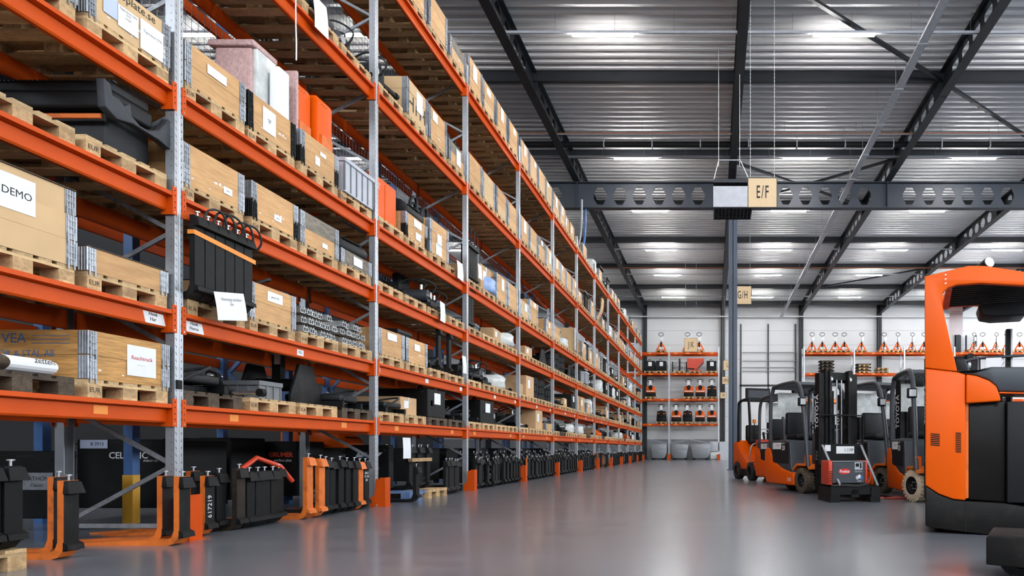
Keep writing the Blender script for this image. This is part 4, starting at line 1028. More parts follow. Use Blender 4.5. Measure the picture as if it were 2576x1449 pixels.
for i, (x0, y0) in enumerate(((-6.3, 12.9),)):
    t, w, d, h = case(-5.9, -5.2, 10.95, 11.0 + .1, .9, 'wide black panel case with swoosh emblem beyond the second upright', .2)
    for j, (mm, xx) in enumerate(((LGREY, -.2), (BLUEC, -.08), (LGREY, .04))): ob('emblem', MB().prism([(xx, .5), (xx + .12, .5), (xx + .2, .58), (xx + .13, .58), (xx + .09, .54), (xx + .05, .58)], 'y', -d / 2 - .003, -d / 2, mm), t)
tag(ob('red_tow_bar', MB().tube([(0, -.3, 0), (-.04, 0, .12), (.06, .26, .02), (.1, .42, -.16)], .028, RED, 8), None, (-5.05, 7.6, .62)), 'red bent tow bar lying across black forks', 'tow bar')
# ------------------------------------------------------------------ far wall racks and what stands on them
FY = 50.45
FU = MB().box(-.05, .05, 0, .09, 0, 8.35, GALV).data('upright')
FBR = MB()
for i in range(12): FBR.bar((0, .05 if i % 2 else 1.05, .2 + .65 * i), (0, 1.05 if i % 2 else .05, .85 + .65 * i), .02, .04, GALVD)
FBR = FBR.data('brace')
def far_rack(x0, x1, levels, label, nlab=4, guard=True, last=True):
    t = thing('pallet_rack', label, 'pallet rack', (x0, FY, 0), group='racks along the far wall')
    for x in ((0, x1 - x0) if last else (0,)):
        ob('upright', FU, t, (x, 0, 0)); ob('upright', FU, t, (x, 1.0, 0)); ob('brace', FBR, t, (x, 0, 0))
        if guard: ob('column_guard', MB().box(-.11, .11, -.14, -.02, .0, .42, ORANGE), t, (x, 0, 0))
    L = x1 - x0 - .1
    for z in levels:
        for y in (0, 1.05): 
            bmm = ob('beam', cached(('fb', round(L, 2)), lambda: MB().box(0, L, 0, .05, -.15, 0, ORANGE).data('beam')), t, (.05, y - .01, z))
            if y == 0:
                for i in range(nlab): ob('beam_label', cached('fl', lambda: MB().box(-.12, .12, -.004, 0, -.04, .04, YELL).data('beam_label')), bmm, (L * (i + .5) / nlab, 0, -.075))
LVL = [2.67, 4.52, 6.42, 7.95]
far_rack(-7.0, -3.29, LVL, 'orange beamed rack on far wall, narrow bay beside the long rack', 4, last=False)
far_rack(-3.29, .38, LVL, 'orange beamed rack on far wall, bay beside the dark column', 4)
for i in range(5): far_rack(6.7 + 3.71 * i, 6.7 + 3.71 * (i + 1), [4.5, 6.42, 7.95], 'orange beamed rack on far wall beyond the door, %s bay' % ORD[i + 1], 4, last=i == 4)

def fx(px): return (px - 1795) / F * (FY + .5)
PTN = {}
def hand_truck(x, y, z, label, rz=0.):
    if 'ht' not in TPL:
        t = TPL['ht'] = thing('hand_pallet_truck', label, 'pallet truck', (x, y, z), rz, 'hand pallet trucks on far racks')
        q = MB()
        for s in (-1, 1): q.bar((s * .33, -.1, .05), (s * .06, -.1, .55), .06, .09, TRUCK).bar((s * .27, .5, .05), (s * .27, -.1, .05), .15, .05, TRUCK)
        q.box(-.36, .36, -.16, -.04, .02, .1, TRUCK).box(-.12, .12, -.14, -.06, .3, .5, TRUCKD); ob('fork_frame', q, t)
        ob('wheel', MB().cyl((-.05, -.22, .13), (.05, -.22, .13), .13, WHITE, 16).cyl((-.06, -.22, .13), (.06, -.22, .13), .04, BLACK, 10), t)
        ob('pump', MB().cyl((0, -.1, .2), (0, -.1, .62), .07, BLACK, 12), t)
        ob('handle', MB().tube([(0, -.12, .55), (0, -.16, 1.05)], .025, BLACK).tube([(0, -.16, 1.05), (-.15, -.16, 1.12), (-.19, -.16, 1.24), (-.1, -.16, 1.31), (.1, -.16, 1.31), (.19, -.16, 1.24), (.15, -.16, 1.12), (0, -.16, 1.05)], .02, BLACK), t)
        ob('paper_tag', MB().box(-.1, .1, -.21, -.208, .72, 1.02, PAPER), t, (.06, 0, 0))
        return t
    return dup(TPL['ht'], label, (x, y, z), rz, 'hand pallet trucks on far racks')
def walkie(x, y, z, label, black=False, rz=0.):
    k = 'wk' + str(black)
    if k not in TPL:
        t = TPL[k] = thing('powered_pallet_truck', label, 'pallet truck', (x, y, z), rz, 'powered pallet trucks on far racks')
        top = BLACK if black else TRUCK
        ob('cowl', MB().prism([(-.35, .3), (.35, .3), (.33, .72), (.26, .8), (-.26, .8), (-.33, .72)], 'y', -.3, .15, top, bev=.04), t)
        ob('base', MB().rbox(-.36, .36, -.33, .15, .03, .32, BLACK, .03), t)
        ob('trim_band', MB().box(-.3, .3, -.304, -.3, .56, .62, TRUCK if black else WHITE, Matrix.Translation((0, 0, .02 if black else -.18))), t)
        ob('mast_cover', MB().prism([(-.16, .8), (.16, .8), (.12, .55), (0, .48), (-.12, .55)], 'y', -.33, -.29, BLACK).cyl((0, -.25, .7), (0, -.25, .95), .07, BLACK, 10), t)
        ob('tiller', MB().tube([(0, -.25, .9), (0, -.3, 1.12)], .035, BLACK).tube([(-.2, -.3, 1.12), (-.23, -.3, 1.22), (-.1, -.3, 1.28), (.1, -.3, 1.28), (.23, -.3, 1.22), (.2, -.3, 1.12), (0, -.3, 1.1), (-.2, -.3, 1.12)], .025, BLACK), t)
        ob('paper_tag', MB().box(-.11, .09, -.36, -.358, .86, 1.2, PAPER), t)
        f = MB()
        for s in (-1, 1): f.box(s * .22 - .08, s * .22 + .08, .15, 1.0, .05, .1, BLACK)
        ob('fork', f, t)
        return t
    return dup(TPL[k], label, (x, y, z), rz, 'powered pallet trucks on far racks')
npal = 0
def far_pallet(px, z, wh):
    pallet((fx(px), FY + .5, z), 'raw pallet on far wall rack %s' % wh, 'n', False, PI / 2, 'pallets on far racks')
SH = ['lowest level', 'middle level', 'third level', 'top level']
for i, px in enumerate((1664, 1730, 1759)):
    far_pallet(px, LVL[3], 'top level, under the %s hand truck' % ORD[i + 1])
    hand_truck(fx(px), FY + .3, LVL[3] + .1445, 'orange hand pallet truck on far top level, %s' % ('standing alone by the long rack', '' , '')[i] if i == 0 else 'orange hand pallet truck on far top level, %s the J/K sign' % ('behind', 'beside')[i - 1])
def far_battery(px, lab, i):
    far_pallet(px, LVL[2], 'third level, %s black battery on it' % ORD[i])
    b = goods('battery', (fx(px), FY + .45, LVL[2] + .1445), lab, -PI / 2, 'batteries on far rack'); b.scale = (1, 1, 1.5)
far_battery(1636, 'black battery case with paper on far rack third level, beside the long rack', 1)
far_battery(1664, 'black battery case with paper on far rack third level, beside middle upright', 2)
far_battery(1790, 'black battery case with long paper on far rack third level, at column end', 3)
far_pallet(1710, LVL[2], 'third level, under bright machine head')
t = thing('attachment_head', 'grey clamp attachment with crossed bars on far rack third level', 'machine part', (fx(1710), FY + .4, LVL[2] + .1445))
q = MB()
for z in (.1, .35, .62): q.box(-.5, .5, -.06, .02, z, z + .07, GALVD)
ob('cross_bar', q, t); ob('side_plate', MB().box(-.56, -.48, -.15, .1, .0, .72, BLACK).box(.48, .56, -.15, .1, 0, .72, BLACK).box(-.06, .06, -.15, -.05, 0, .95, BLACK), t)
ob('rotor', MB().lathe([(.32, -.03), (.38, -.03), (.38, .03), (.32, .03), (.32, -.03)], (0, 0, .42), (0, 1, 0), GALV, 24), t)
far_pallet(1748, LVL[2], 'third level, under red hopper')
t = thing('tipping_hopper', 'red tipping hopper with striped edge on far rack third level', 'hopper', (fx(1750), FY + .1, LVL[2] + .1445))
ob('hopper_body', MB().prism([(-.62, .25), (-.64, .98), (.62, .98), (.6, .7), (.1, .2)], 'y', 0, .9, RED), t)
s_ = MB()
for i in range(9): s_.prism([(-.6 + .135 * i, .92), (-.54 + .135 * i, .92), (-.5 + .135 * i, .98), (-.56 + .135 * i, .98)], 'y', -.004, 0, WHITE if i % 2 else YELL)
ob('warning_stripe', s_, t); ob('base_frame', MB().box(-.5, .4, .1, .8, 0, .12, RED).bar((-.1, .05, .1), (.4, .05, .55), .08, .08, RED).bar((.2, .05, .1), (-.1, .05, .3), .08, .08, RED), t)
for i, (px, bk) in enumerate(((1638, 0), (1733, 0), (1762, 0), (1791, 1))):
    far_pallet(px, LVL[1], 'middle level, under %s powered truck' % ORD[i + 1])
    walkie(fx(px), FY + .35, LVL[1] + .1445, ['orange powered pallet truck alone in narrow far bay, middle level', 'orange powered pallet truck, middle far level, first in the column bay', 'orange powered pallet truck, middle far level, beside the black one', 'black powered pallet truck on middle far level by the column'][i], bool(bk))
for i, (px, bk) in enumerate(((1665, 1), (1702, 0), (1730, 1), (1761, 0), (1791, 0))):
    far_pallet(px, LVL[0], 'lowest level, under %s powered truck' % ORD[i + 1])
    walkie(fx(px), FY + .35, LVL[0] + .1445, ['black powered pallet truck in narrow far bay, lowest level', 'orange powered pallet truck, lowest far level, beside the middle upright', 'black powered pallet truck between two orange ones, lowest far level', 'orange powered pallet truck, lowest far level, third in column bay', 'low orange powered pallet truck by the column, lowest far level'][i], bool(bk))
# grey steel skips on the floor
for i, (px, w) in enumerate(((1658, .62), (1711, .66), (1762, .74))):
    t = thing('steel_skip', 'dull grey steel tipping skip on floor below far rack, %s' % ('by the long rack', 'middle of three', 'beside the white bin')[i], 'skip', (fx(px), FY - .1, 0), group='grey skips below far rack')
    s = -1 if i == 1 else 1
    ob('skip_body', MB().prism([(s * -w * .7, .12), (s * -w, 1.12), (s * w, 1.25), (s * w * .98, .5), (s * w * .7, .12)], 'y', 0, .9, GALVD, bev=.02), t)
    ob('base_frame', MB().box(-w * .8, -w * .5, .0, .9, 0, .13, BLACK).box(w * .5, w * .8, 0, .9, 0, .13, BLACK), t)
    ob('tilt_arm', MB().bar((s * -w * 1.0, -.03, 1.5), (s * w, -.03, 1.22), .05, .06, GALVD).bar((s * w, -.03, 1.22), (s * w, -.03, 1.3), .12, .1, GALVD), t)
    ob('stiffener', MB().box(-w * .85, w * .9, -.03, -.005, .78, .84, GALVD), t)
tag(ob('white_bin', MB().rbox(-.4, .35, 0, .6, .62, 1.35, LGREY, .03)), 'pale box stacked at the end of the grey skips', 'box').location = (fx(1799), FY, 0)
tag(ob('film_bundle', MB().rbox(-.4, .35, 0, .6, 0, .61, FILM, .12, 3)), 'crumpled film bundle under the pale box by far rack', 'bundle').location = (fx(1799), FY, 0)
tag(ob('sheet_metal', MB().box(-.42, .4, 0, .03, 0, 1.35, GALV, Matrix.Rotation(.06, 4, 'X'))), 'bright sheet metal panel leaning beside the far rack end', 'panel').location = (fx(1820), FY + .3, 0)
for i, px in enumerate((2040, 2068, 2100, 2124, 2164, 2221, 2254, 2290, 2322, 2444, 2470, 2500, 2530, 2562)):
    far_pallet(px, LVL[3], 'top level beyond the door, %s pallet' % ordn(i + 1))
    hand_truck(fx(px), FY + .3, LVL[3] + .1445, 'orange hand pallet truck on far top level, %s beyond the door' % ordn(i + 1), rnd.uniform(-.5, .5))
for i, (px, n) in enumerate(((2078, 4), (2170, 3), (2217, 2))):
    for q_ in range(n):
        pallet((fx(px), FY + .5, LVL[2] + .235 * q_), 'pallet stacked on third far level, %s in the %s stack beyond the door' % (ORD[q_ + 1], ORD[i + 1]), 'd' if i == 0 else 'n', False, PI / 2, 'pallets on far racks')
        if i < 2: tag(ob('fork_stack_piece', MB().rbox(-.55, .55, -.3, .4, 0, .085, BLACK, .01, 1), None, (fx(px), FY + .4, LVL[2] + .235 * q_ + .147)), 'black flat part between pallets, layer %s, %s stack beyond the door' % (ORD[q_ + 1], ORD[i + 1]), 'machine part')

# sliding door beside the column
dm = MB().box(2.15, 6.3, WY - .12, WY - .02, .05, 6.6, WALLM)
for x in (2.1, 4.2, 6.3): dm.box(x - .05, x + .05, WY - .16, WY - .1, 0, 10.4, ANTH)
dm.box(2.0, 6.5, WY - .16, WY - .1, 5.6, 5.75, ANTH)
for z in (7.05, 7.55, 6.75, 8.2): dm.cyl((2.2, WY - .25, z), (6.4, WY - .25, z), .03, GALVD, 8)
struct('door_1', dm)
for i, x in enumerate((18.9, 19.35, 20.1)):
    dm = MB().cyl((x, WY - .3, 0), (x, WY - .3, 9.5), .07, ANTH, 10); struct('trim_%d' % (7 + i), dm)

# ------------------------------------------------------------------ hanging aisle signs and the heater
def sign(s, px0, px1, py0, py1, Y, label, chains, sz=.62, top=CZ):
    a = at(px0, py1, Y); b = at(px1, py0, Y); w = b.x - a.x; h = b.z - a.z
    t = thing('hanging_sign', label, 'sign', ((a.x + b.x) / 2, Y, a.z))
    ob('sign_panel', MB().rbox(-w / 2, w / 2, 0, .025, 0, h, SIGNW, .006, 1), t)
    ob('edge_frame', MB().box(-w / 2 - .012, -w / 2, -.004, .03, -.01, h + .01, ANTH).box(w / 2, w / 2 + .012, -.004, .03, -.01, h + .01, ANTH).box(-w / 2, w / 2, -.004, .03, h, h + .012, ANTH).box(-w / 2, w / 2, -.004, .03, -.012, 0, ANTH), t)
    text(s, h * sz, INK, (0, -.0025, h / 2), '-y', t, sx=.47, bold=.004, gap=1.25)
    if chains:
        c = MB()
        for x in (-w * .42, w * .42):
            z = h
            while z < top - a.z - .05: c.bar((x, .012, z), (x, .012, z + .045), .012, .005, WHITE); c.bar((x, .012, z + .04), (x, .012, z + .09), .005, .012, WHITE); z += .09
        ob('chain', c, t)
    return t
sign('E/F', 1882, 1954, 448, 521, 16.3, 'large beige E/F aisle sign on white chains in front of the heater', True)
sign('G/H', 1846, 1890, 720, 765, 28.8, 'beige G/H aisle sign hanging beside the blue column', True)
sign('J/K', 1722, 1754, 851, 885, 38.5, 'beige J/K aisle sign hanging in front of the far rack', True)
sign('L/M', 1820, 1848, 907, 931, 46.2, 'beige aisle sign half hidden by the blue column, topmost of three', True)
sign('NPQ', 1817, 1836, 948, 966, 49.0, 'small beige NPQ sign beside the blue column', True)
sign('2B', 1812, 1827, 987, 1002, 50.3, 'small beige 2B sign at the far rack end', False)
t = thing('hanging_heater', 'grey unit heater hanging on chains in front of the column, beside E/F sign', 'heater', (.42, 18.3, EYE + 6.47))
ob('casing', MB().box(-.42, .62, .012, .98, .015, .56, mat('heater_grey', '#7d8593', .45, .2, var=.06)).box(-.42, .62, 0, 1., .66, .75, DGREY).box(-.4, .6, .2, .98, .55, .68, BLACK), t)
ob('front_panel', MB().rbox(-.43, .63, -.012, .01, .0, .56, LGREY, .006, 1), t)
g = MB()
for i in range(11): g.box(-.4 + .1 * i, -.38 + .1 * i, .02, .98, -.02, 0.013, DGREY)
for i in range(8): g.box(-.42, .62, .02 + .13 * i, .035 + .13 * i, -.02, .013, ANTH)
ob('louvre', g, t); ob('chain', MB().tube([(-.42, .1, .75), (-.28, .1, 1.3)], .012, WHITE, 6).tube([(.55, .1, .75), (.3, .1, 1.3)], .012, WHITE, 6).tube([(-.28, .1, 1.3), (.3, .1, 1.3)], .02, GALV, 6).tube([(-.28, .5, 1.3), (-.28, .5, 4.5)], .008, WHITE, 6).tube([(.3, .5, 1.3), (.3, .5, 4.5)], .008, WHITE, 6), t)
# ------------------------------------------------------------------ counterbalance trucks
DGT = mat('truck_charcoal', '#3b3f45', .45, .1, var=.08)
def wheel_mb(r, w, rub):
    ty = MB().lathe([(r * .58, -w / 2), (r * .88, -w / 2), (r, -w * .36), (r, w * .36), (r * .88, w / 2), (r * .58, w / 2), (r * .5, 0), (r * .58, -w / 2)], (0, 0, 0), (1, 0, 0), rub, 28)
    for i in range(24):
        Mx = Matrix.Rotation(2 * PI * i / 24, 4, 'X')
        for s in (-1, 1): ty.box(s * w * .24 - w * .2, s * w * .24 + w * .2, -.012, .018, r - .012, r + .008, rub, Mx)
    rim = MB().lathe([(0, -.03), (r * .35, -.03), (r * .5, -w * .3), (r * .6, -w * .46), (r * .6, w * .46), (r * .5, w * .3), (r * .3, .02), (0, .02)], (0, 0, 0), (1, 0, 0), BLACK, 24)
    for i in range(6):
        a = PI * i / 3; rim.cyl((-.04, math.cos(a) * r * .25, math.sin(a) * r * .25), (-.025, math.cos(a) * r * .25, math.sin(a) * r * .25), .014, GALVD, 6)
    return ty, rim
def wheel(parent, loc, r, w, rub, name='wheel'):
    ty, rim = cached(('wheel', r, w, rub.name), lambda: tuple(m.data(n) for m, n in zip(wheel_mb(r, w, rub), ('tyre', 'rim'))))
    o = ob(name, ty, parent, loc); ob('rim', rim, o); return o
def guard_mb(m):
    q = MB()
    for s in (-1, 1):
        q.tube(curve([(s * .45, .78, .85), (s * .45, .76, 1.7), (s * .44, .7, 2.0), (s * .44, .55, 2.1), (s * .44, -.2, 2.12), (s * .45, -.42, 2.04), (s * .46, -.56, 1.8), (s * .48, -.72, 1.2), (s * .5, -.86, .52)], 5), .042, m, 8)
    q.bar((-.44, .62, 2.08), (.44, .62, 2.08), .12, .06, m).bar((-.44, -.3, 2.1), (.44, -.3, 2.1), .08, .05, m)
    for i in range(8): q.bar((-.44 + .11 * (i + .5), .6, 2.11), (-.44 + .11 * (i + .5), -.3, 2.11), .025, .045, m)
    return q
def forklift(loc, label, rz, words=True):
    t = thing('forklift_truck', label, 'forklift', loc, rz, 'counterbalance forklifts beside the column')
    ob('counterweight', MB().prism([(.9, .13), (.97, .3), (.97, .8), (.86, .87), (.72, .86), (.55, .6), (.15, .45), (-.28, .38), (-.3, .13)], 'x', -.5, .5, TRUCK, bev=.04, seg=3), t)
    ob('side_body', MB().prism([(.78, .84), (.74, 1.0), (.1, 1.02), (-.12, .98), (-.16, .5), (-.25, .36), (.2, .44), (.56, .58)], 'x', -.485, .485, DGT, bev=.02), t)
    ob('floor_cowl', MB().prism([(-.16, .36), (-.16, .5), (-.62, .56), (-.66, 1.12), (-.76, 1.18), (-.82, .4), (-.6, .3)], 'x', -.3, .3, DGT, bev=.015), t)
    p = ob('side_panel', MB().rbox(-.497, -.48, -.1, .6, .55, .96, PLAST, .008, 1), t)
    if words:
        p2 = ob('number_plate', MB().box(-.4995, -.497, .22, .58, .83, .96, PAPER), t); text('1310', .07, INKG, (-.5005, .36, .9), '-x', t)
        text('20', .13, WHITE, (-.499, .12, .85), '-x', t, bold=.003); text('TRACO', .045, WHITE, (-.499, .14, .94), '-x', t); text('SAS', .1, WHITE, (-.502, -.12, .24), '-x', t)
    ob('fender', MB().prism([(-.9, .5), (-.84, .56), (-.45, .56), (-.3, .46), (-.3, .42), (-.46, .52), (-.84, .52), (-.9, .46)], 'x', -.52, .52, TRUCKD).box(-.52, -.42, -.86, -.76, .52, .72, TRUCK).box(.42, .52, -.86, -.76, .52, .72, TRUCK), t)
    ob('overhead_guard', guard_mb(DGT), t)
    ob('seat', MB().rbox(-.25, .25, .0, .5, 1.02, 1.14, PLAST, .05, 3).rbox(-.24, .24, .42, .56, 1.1, 1.58, PLAST, .05, 3), t)
    ob('steering_wheel', MB().lathe([(.15, -.012), (.17, 0), (.15, .012), (.135, 0), (.15, -.012)], (0, -.4, 1.28), (0, .45, 1), PLAST, 20).bar((0, -.42, 1.27), (0, -.62, 1.0), .05, .05, PLAST).bar((-.15, -.4, 1.28), (.15, -.4, 1.28), .03, .015, PLAST), t)
    for s in (-1, 1):
        o = ob('head_lamp', MB().rbox(-.075, .075, -.05, .04, -.08, .08, PLAST, .02), t, (s * .5, -.62, 1.72)); ob('lens', MB().rbox(-.055, .055, -.056, -.045, -.055, .055, GLASSY, .006, 1), o)
    ob('mirror', MB().rbox(-.09, .09, -.02, .02, -.08, .08, PLAST, .015), t, (-.3, -.3, 1.93)); ob('rain_cover', MB().box(-.30, .30, .735, .738, 1.5, 2.0, FILM), t)
    wheel(t, (-.43, -.6, .243), .235, .19, RUBBERB); wheel(t, (.43, -.6, .243), .235, .19, RUBBERB); wheel(t, (0, .62, .208), .2, .22, RUBBERB)
    m = ob('mast', MB(), t) if False else None
    q = MB()
    for s in (-1, 1): q.box(s * .35 - .05, s * .35 + .05, -1.08, -.93, .08, 2.22, BLACK).box(s * .35 - .055, s * .35 + .055, -1.09, -1.065, .08, 2.22, BLACKW)
    q.box(-.4, .4, -1.0, -.93, 2.06, 2.22, BLACK).box(-.4, .4, -1.0, -.93, .3, .42, BLACK)
    ob('outer_mast', q, t)
    q = MB()
    for s in (-1, 1): q.box(s * .26 - .03, s * .26 + .03, -1.12, -.98, .1, 2.28, BLACK).box(s * .2 - .022, s * .2 + .022, -1.16, -1.02, .1, 2.26, BLACKW).cyl((s * .2 - .02, -1.14, 2.1), (s * .2 + .02, -1.14, 2.1), .06, STEEL, 14)
    q.box(-.28, .28, -1.08, -1.0, 2.1, 2.24, BLACK).box(-.24, .24, -1.1, -1.02, 1.2, 1.28, BLACK)
    ob('inner_mast', q, t)
    q = MB()
    for x in (-.1, .1): q.cyl((x, -1.03, .1), (x, -1.03, 1.9), .035, BLACK, 12)
    for x in (-.05, .05): q.box(x - .012, x + .012, -1.12, -1.11, .5, 2.1, GALVD)
    ob('lift_cylinder', q, t)
    ob('carriage', MB().box(-.48, .48, -1.2, -1.16, .2, .3, BLACK).box(-.48, .48, -1.2, -1.16, .55, .65, BLACK).box(-.2, -.14, -1.19, -1.14, .2, .65, BLACK).box(.14, .2, -1.19, -1.14, .2, .65, BLACK), t)
    for s in (-1, 1): ob('fork_tine', cached('tine', lambda: fork_mb(.6, BLACKW, BLACK, 1.05, .11).data('fork_tine')), t, (s * .3, -1.2, .02), PI / 2)
    ob('backrest', MB().tube([(-.46, -1.19, .65), (-.46, -1.19, 1.45), (.46, -1.19, 1.45), (.46, -1.19, .65)], .018, BLACK, 6).tube([(-.15, -1.19, .65), (-.15, -1.19, 1.45)], .014, BLACK, 6).tube([(.15, -1.19, .65), (.15, -1.19, 1.45)], .014, BLACK, 6), t)
    text('TOYOTA', .15, WHITE, (-.4015, -1.0, 1.52), '-x', t, roll=PI / 2, bold=.002); text('FSV', .12, INKG, (-.4015, -1.0, .72), '-x', t, roll=PI / 2)
    return t
def lw(px, py, rz, wx=-.43, wy=-.6):       # truck origin so that its visible front wheel touches the floor at a pixel of the photograph
    Y = EYE * F / (py - 1128); X = (px - 1795) / F * Y
    c, s = math.cos(rz), math.sin(rz)
    return (X - (wx * c - wy * s), Y - (wx * s + wy * c), 0)
A1 = R(22)
f1 = forklift(lw(2024, 1241, A1), 'orange three wheel forklift with charcoal guard, nearest the blue column', A1)
def parked(label, loc, rz, guard=None):
    c = dup(f1, label, loc, rz)
    for o in list(c.children):
        k = o.name.split('.')[0]
        if k in ('fork_tine', 'carriage', 'backrest'): bpy.data.objects.remove(o)
        elif k == 'overhead_guard' and guard: o.data = guard_mb(guard).data('overhead_guard')
    return c
f2 = parked('dusty wheeled forklift standing behind the battery charger', lw(2224, 1240, R(19)), R(19))
f3 = parked('forklift with cream tyre half hidden by the big orange truck', lw(2304, 1262, R(0)), R(0))
for c in f3.children:
    if c.name.startswith('wheel'):
        ty, rim = wheel_mb(.25, .17, CREAM)
        c.data = cached('cream', lambda: ty.data('tyre')); c.location.z = .258
        if c.location.x < -.2: c.rotation_euler.z = R(20)
f4 = parked('forklift with amber overhead guard parked behind the front row', (3.05, 18.6, 0), R(30), AMBER)
f5 = parked('black masted forklift parked behind the one beside the column', (1.85, 16.7, 0), R(20))
f6 = parked('dark forklift parked behind the dusty wheeled one', (4.5, 16.6, 0), R(20))
f7 = parked('forklift parked farther back behind the big orange truck', (6.4, 17.5, 0), R(20))

# ------------------------------------------------------------------ tow tractor next to the column
t = thing('tow_tractor', 'orange tow tractor with black cabin frame beside the blue column', 'tow tractor', (1.3, 18.6, 0), R(18))
ob('chassis', MB().prism([(.9, .2), (.95, .4), (.92, 1.0), (.6, 1.08), (.4, .8), (-.1, .5), (-.8, .45), (-.85, .18)], 'x', -.48, .48, TRUCK, bev=.04), t)
ob('battery_hood', MB().rbox(-.2, .5, -.95, -.1, .22, .98, TRUCK, .03), t)
ob('front_apron', MB().rbox(-.5, .52, -.9, .3, .1, .3, BLACK, .03), t)
q = MB()
for s in (-1, 1): q.tube(curve([(s * .44, .6, .9), (s * .44, .58, 1.9), (s * .44, .5, 2.12), (s * .44, -.1, 2.16), (s * .44, -.22, 2.0), (s * .44, -.35, 1.0)], 5), .04, BLACK)
q.box(-.44, .44, -.1, .5, 2.14, 2.18, BLACK); ob('cabin_frame', q, t)
ob('seat', MB().rbox(-.2, .2, .2, .6, .98, 1.1, PLAST, .05).rbox(-.22, .22, .55, .68, 1.05, 1.5, PLAST, .05), t)
ob('steering_wheel', MB().lathe([(.15, -.015), (.17, 0), (.15, .015), (.13, 0), (.15, -.015)], (.02, -.1, 1.3), (0, .5, 1), LGREY, 18).bar((.02, -.1, 1.28), (.02, -.25, .9), .05, .05, BLACK), t)
o = ob('beacon', MB().cyl((0, 0, 0), (0, 0, .1), .05, AMBER, 12), t, (-.3, -.25, 1.52)); ob('beacon_pole', MB().cyl((0, 0, -.62), (0, 0, 0), .015, BLACK, 8), o)
ob('head_lamp', MB().cyl((.3, -.38, 1.85), (.3, -.45, 1.85), .08, GLASSY, 16).cyl((.3, -.3, 1.85), (.3, -.4, 1.85), .085, BLACK, 16), t)
ob('grab_rail', MB().tube(curve([(-.42, -.2, .4), (-.44, -.3, .75), (-.36, -.3, .95), (-.1, -.3, .98)]), .022, GALV), t)
ob('side_lamp', MB().cyl((-.3, -.4, 1.02), (.05, -.4, 1.02), .06, HAZR, 12), t)
wheel(t, (-.45, -.5, .242), .235, .19, RUBBER); wheel(t, (.42, -.5, .242), .235, .19, RUBBER); wheel(t, (-.44, .55, .242), .235, .19, RUBBER); wheel(t, (.42, .55, .242), .235, .19, RUBBER)
ob('load_frame', MB().box(-.35, .35, .2, .3, 2.18, 2.5, BLACK).box(-.3, .3, .19, .31, 2.24, 2.44, DGREY), t)

# ------------------------------------------------------------------ battery charger on its black steel stand
t = thing('charger_stand', 'black steel stand on skid feet holding the battery charger', 'stand', (2.18, 11.0, 0), R(8)); t.scale = (.8, 1, 1)
ob('skid', MB().box(-.5, .5, -.3, -.2, .12, .24, BLACK).box(-.5, -.32, -.32, .35, 0.1, .24, BLACK).box(.32, .5, -.32, .35, .1, .24, BLACK).box(-.5, .5, .25, .35, .12, .24, BLACK).box(-.08, .08, -.3, .3, .08, .2, BLACK), t)
for s in (-.41, .41): ob('skid_foot', MB().box(s - .1, s + .1, -.31, .35, 0, .1, BLACK), t)
ob('back_plate', MB().box(-.5, .36, .2, .22, .24, .92, BLACK), t)
for s in (-1, 1): ob('strut', MB().bar((-.07 + s * .41, .19, .9), (.08 + s * .38, -.3, .26), .05, .015, GALV), t)
p = ob('number_plate', MB().box(-.18, .2, .196, .2, .76, .88, PAPER), t); text('L 2189', .07, INK, (.09, .194, .82), '-y', p)
ob('notice', MB().box(-.42, -.3, .196, .2, .8, .9, PAPER), t)
t = thing('battery_charger', 'black battery charger with red sides and oval red emblem on stand', 'charger', (2.09, 10.96, .24), R(8)); t.scale = (.7, 1, .9)
ob('charger_case', MB().rbox(-.36, .4, -.2, .19, .06, .44, DGT, .01, 1).box(-.38, .42, -.21, .19, .44, .45, GALVD), t)
ob('side_cover', MB().rbox(-.46, -.36, -.21, .19, .03, .46, RED, .02), t); ob('side_cover', MB().rbox(.4, .46, -.21, .19, .05, .46, RED, .02), t)
g = MB()
for i in range(7): g.box(-.45, -.37, -.2125, -.21, .08 + .03 * i, .092 + .03 * i, SLOT)
ob('vent', g, t)
em = MB(); em.add([(math.cos(2 * PI * i / 28) * .14, -.2025, math.sin(2 * PI * i / 28) * .05) for i in range(28)], [list(range(28))], mat('emblem_red', '#d4271d', .4, var=0))
e = ob('emblem', em, t, (-.08, -.001, .27)); text('Fronius', .075, WHITE, (0, -.204, 0), '-y', e, bold=.001)
d = ob('display', MB().box(.16, .34, -.2025, -.2, .3, .43, LGREY).box(.18, .26, -.204, -.202, .35, .41, SLOT).box(.28, .32, -.204, -.202, .32, .42, SLOT), t); text('SELECTIVA', .035, LGREY, (.25, -.202, .265), '-y', t)
for j, (mm, xx) in enumerate(((LGREY, .22), (WHITE, .27), (BLUEC, .32))): ob('sticker', MB().cyl((xx, -.2025, .16 + (.02 if j == 1 else 0)), (xx, -.2005, .16 + (.02 if j == 1 else 0)), .035, mm, 14), t)
text('PLAN', .04, LGREY, (.27, -.202, .1), '-y', t)
ob('red_lead', MB().tube(curve([(.46, -.1, .36), (.56, -.15, .25), (.5, -.2, .1), (.35, -.25, .02), (.1, -.27, .03)]), .012, RED, 6), t); ob('black_lead', MB().tube(curve([(-.4, -.22, .02), (-.1, -.27, .03), (.2, -.27, .02), (.45, -.24, .05)]), .025, RUBBER, 8), t)
cb = MB()
for i in range(6): cb.tube(curve([(3.35 + .04 * i, 11.5 + .05 * i, .015), (3.0 + .03 * i, 11.35 + .06 * i, .016), (2.75, 11.5 - .03 * i, .015), (2.95, 11.7 + .04 * i, .016), (3.3, 11.65, .015)]), .011, [RED, BLACK, PINK][i % 3], 6)
tag(ob('cable_coil', cb), 'tangle of red and black cables on the floor beside the charger', 'cable')

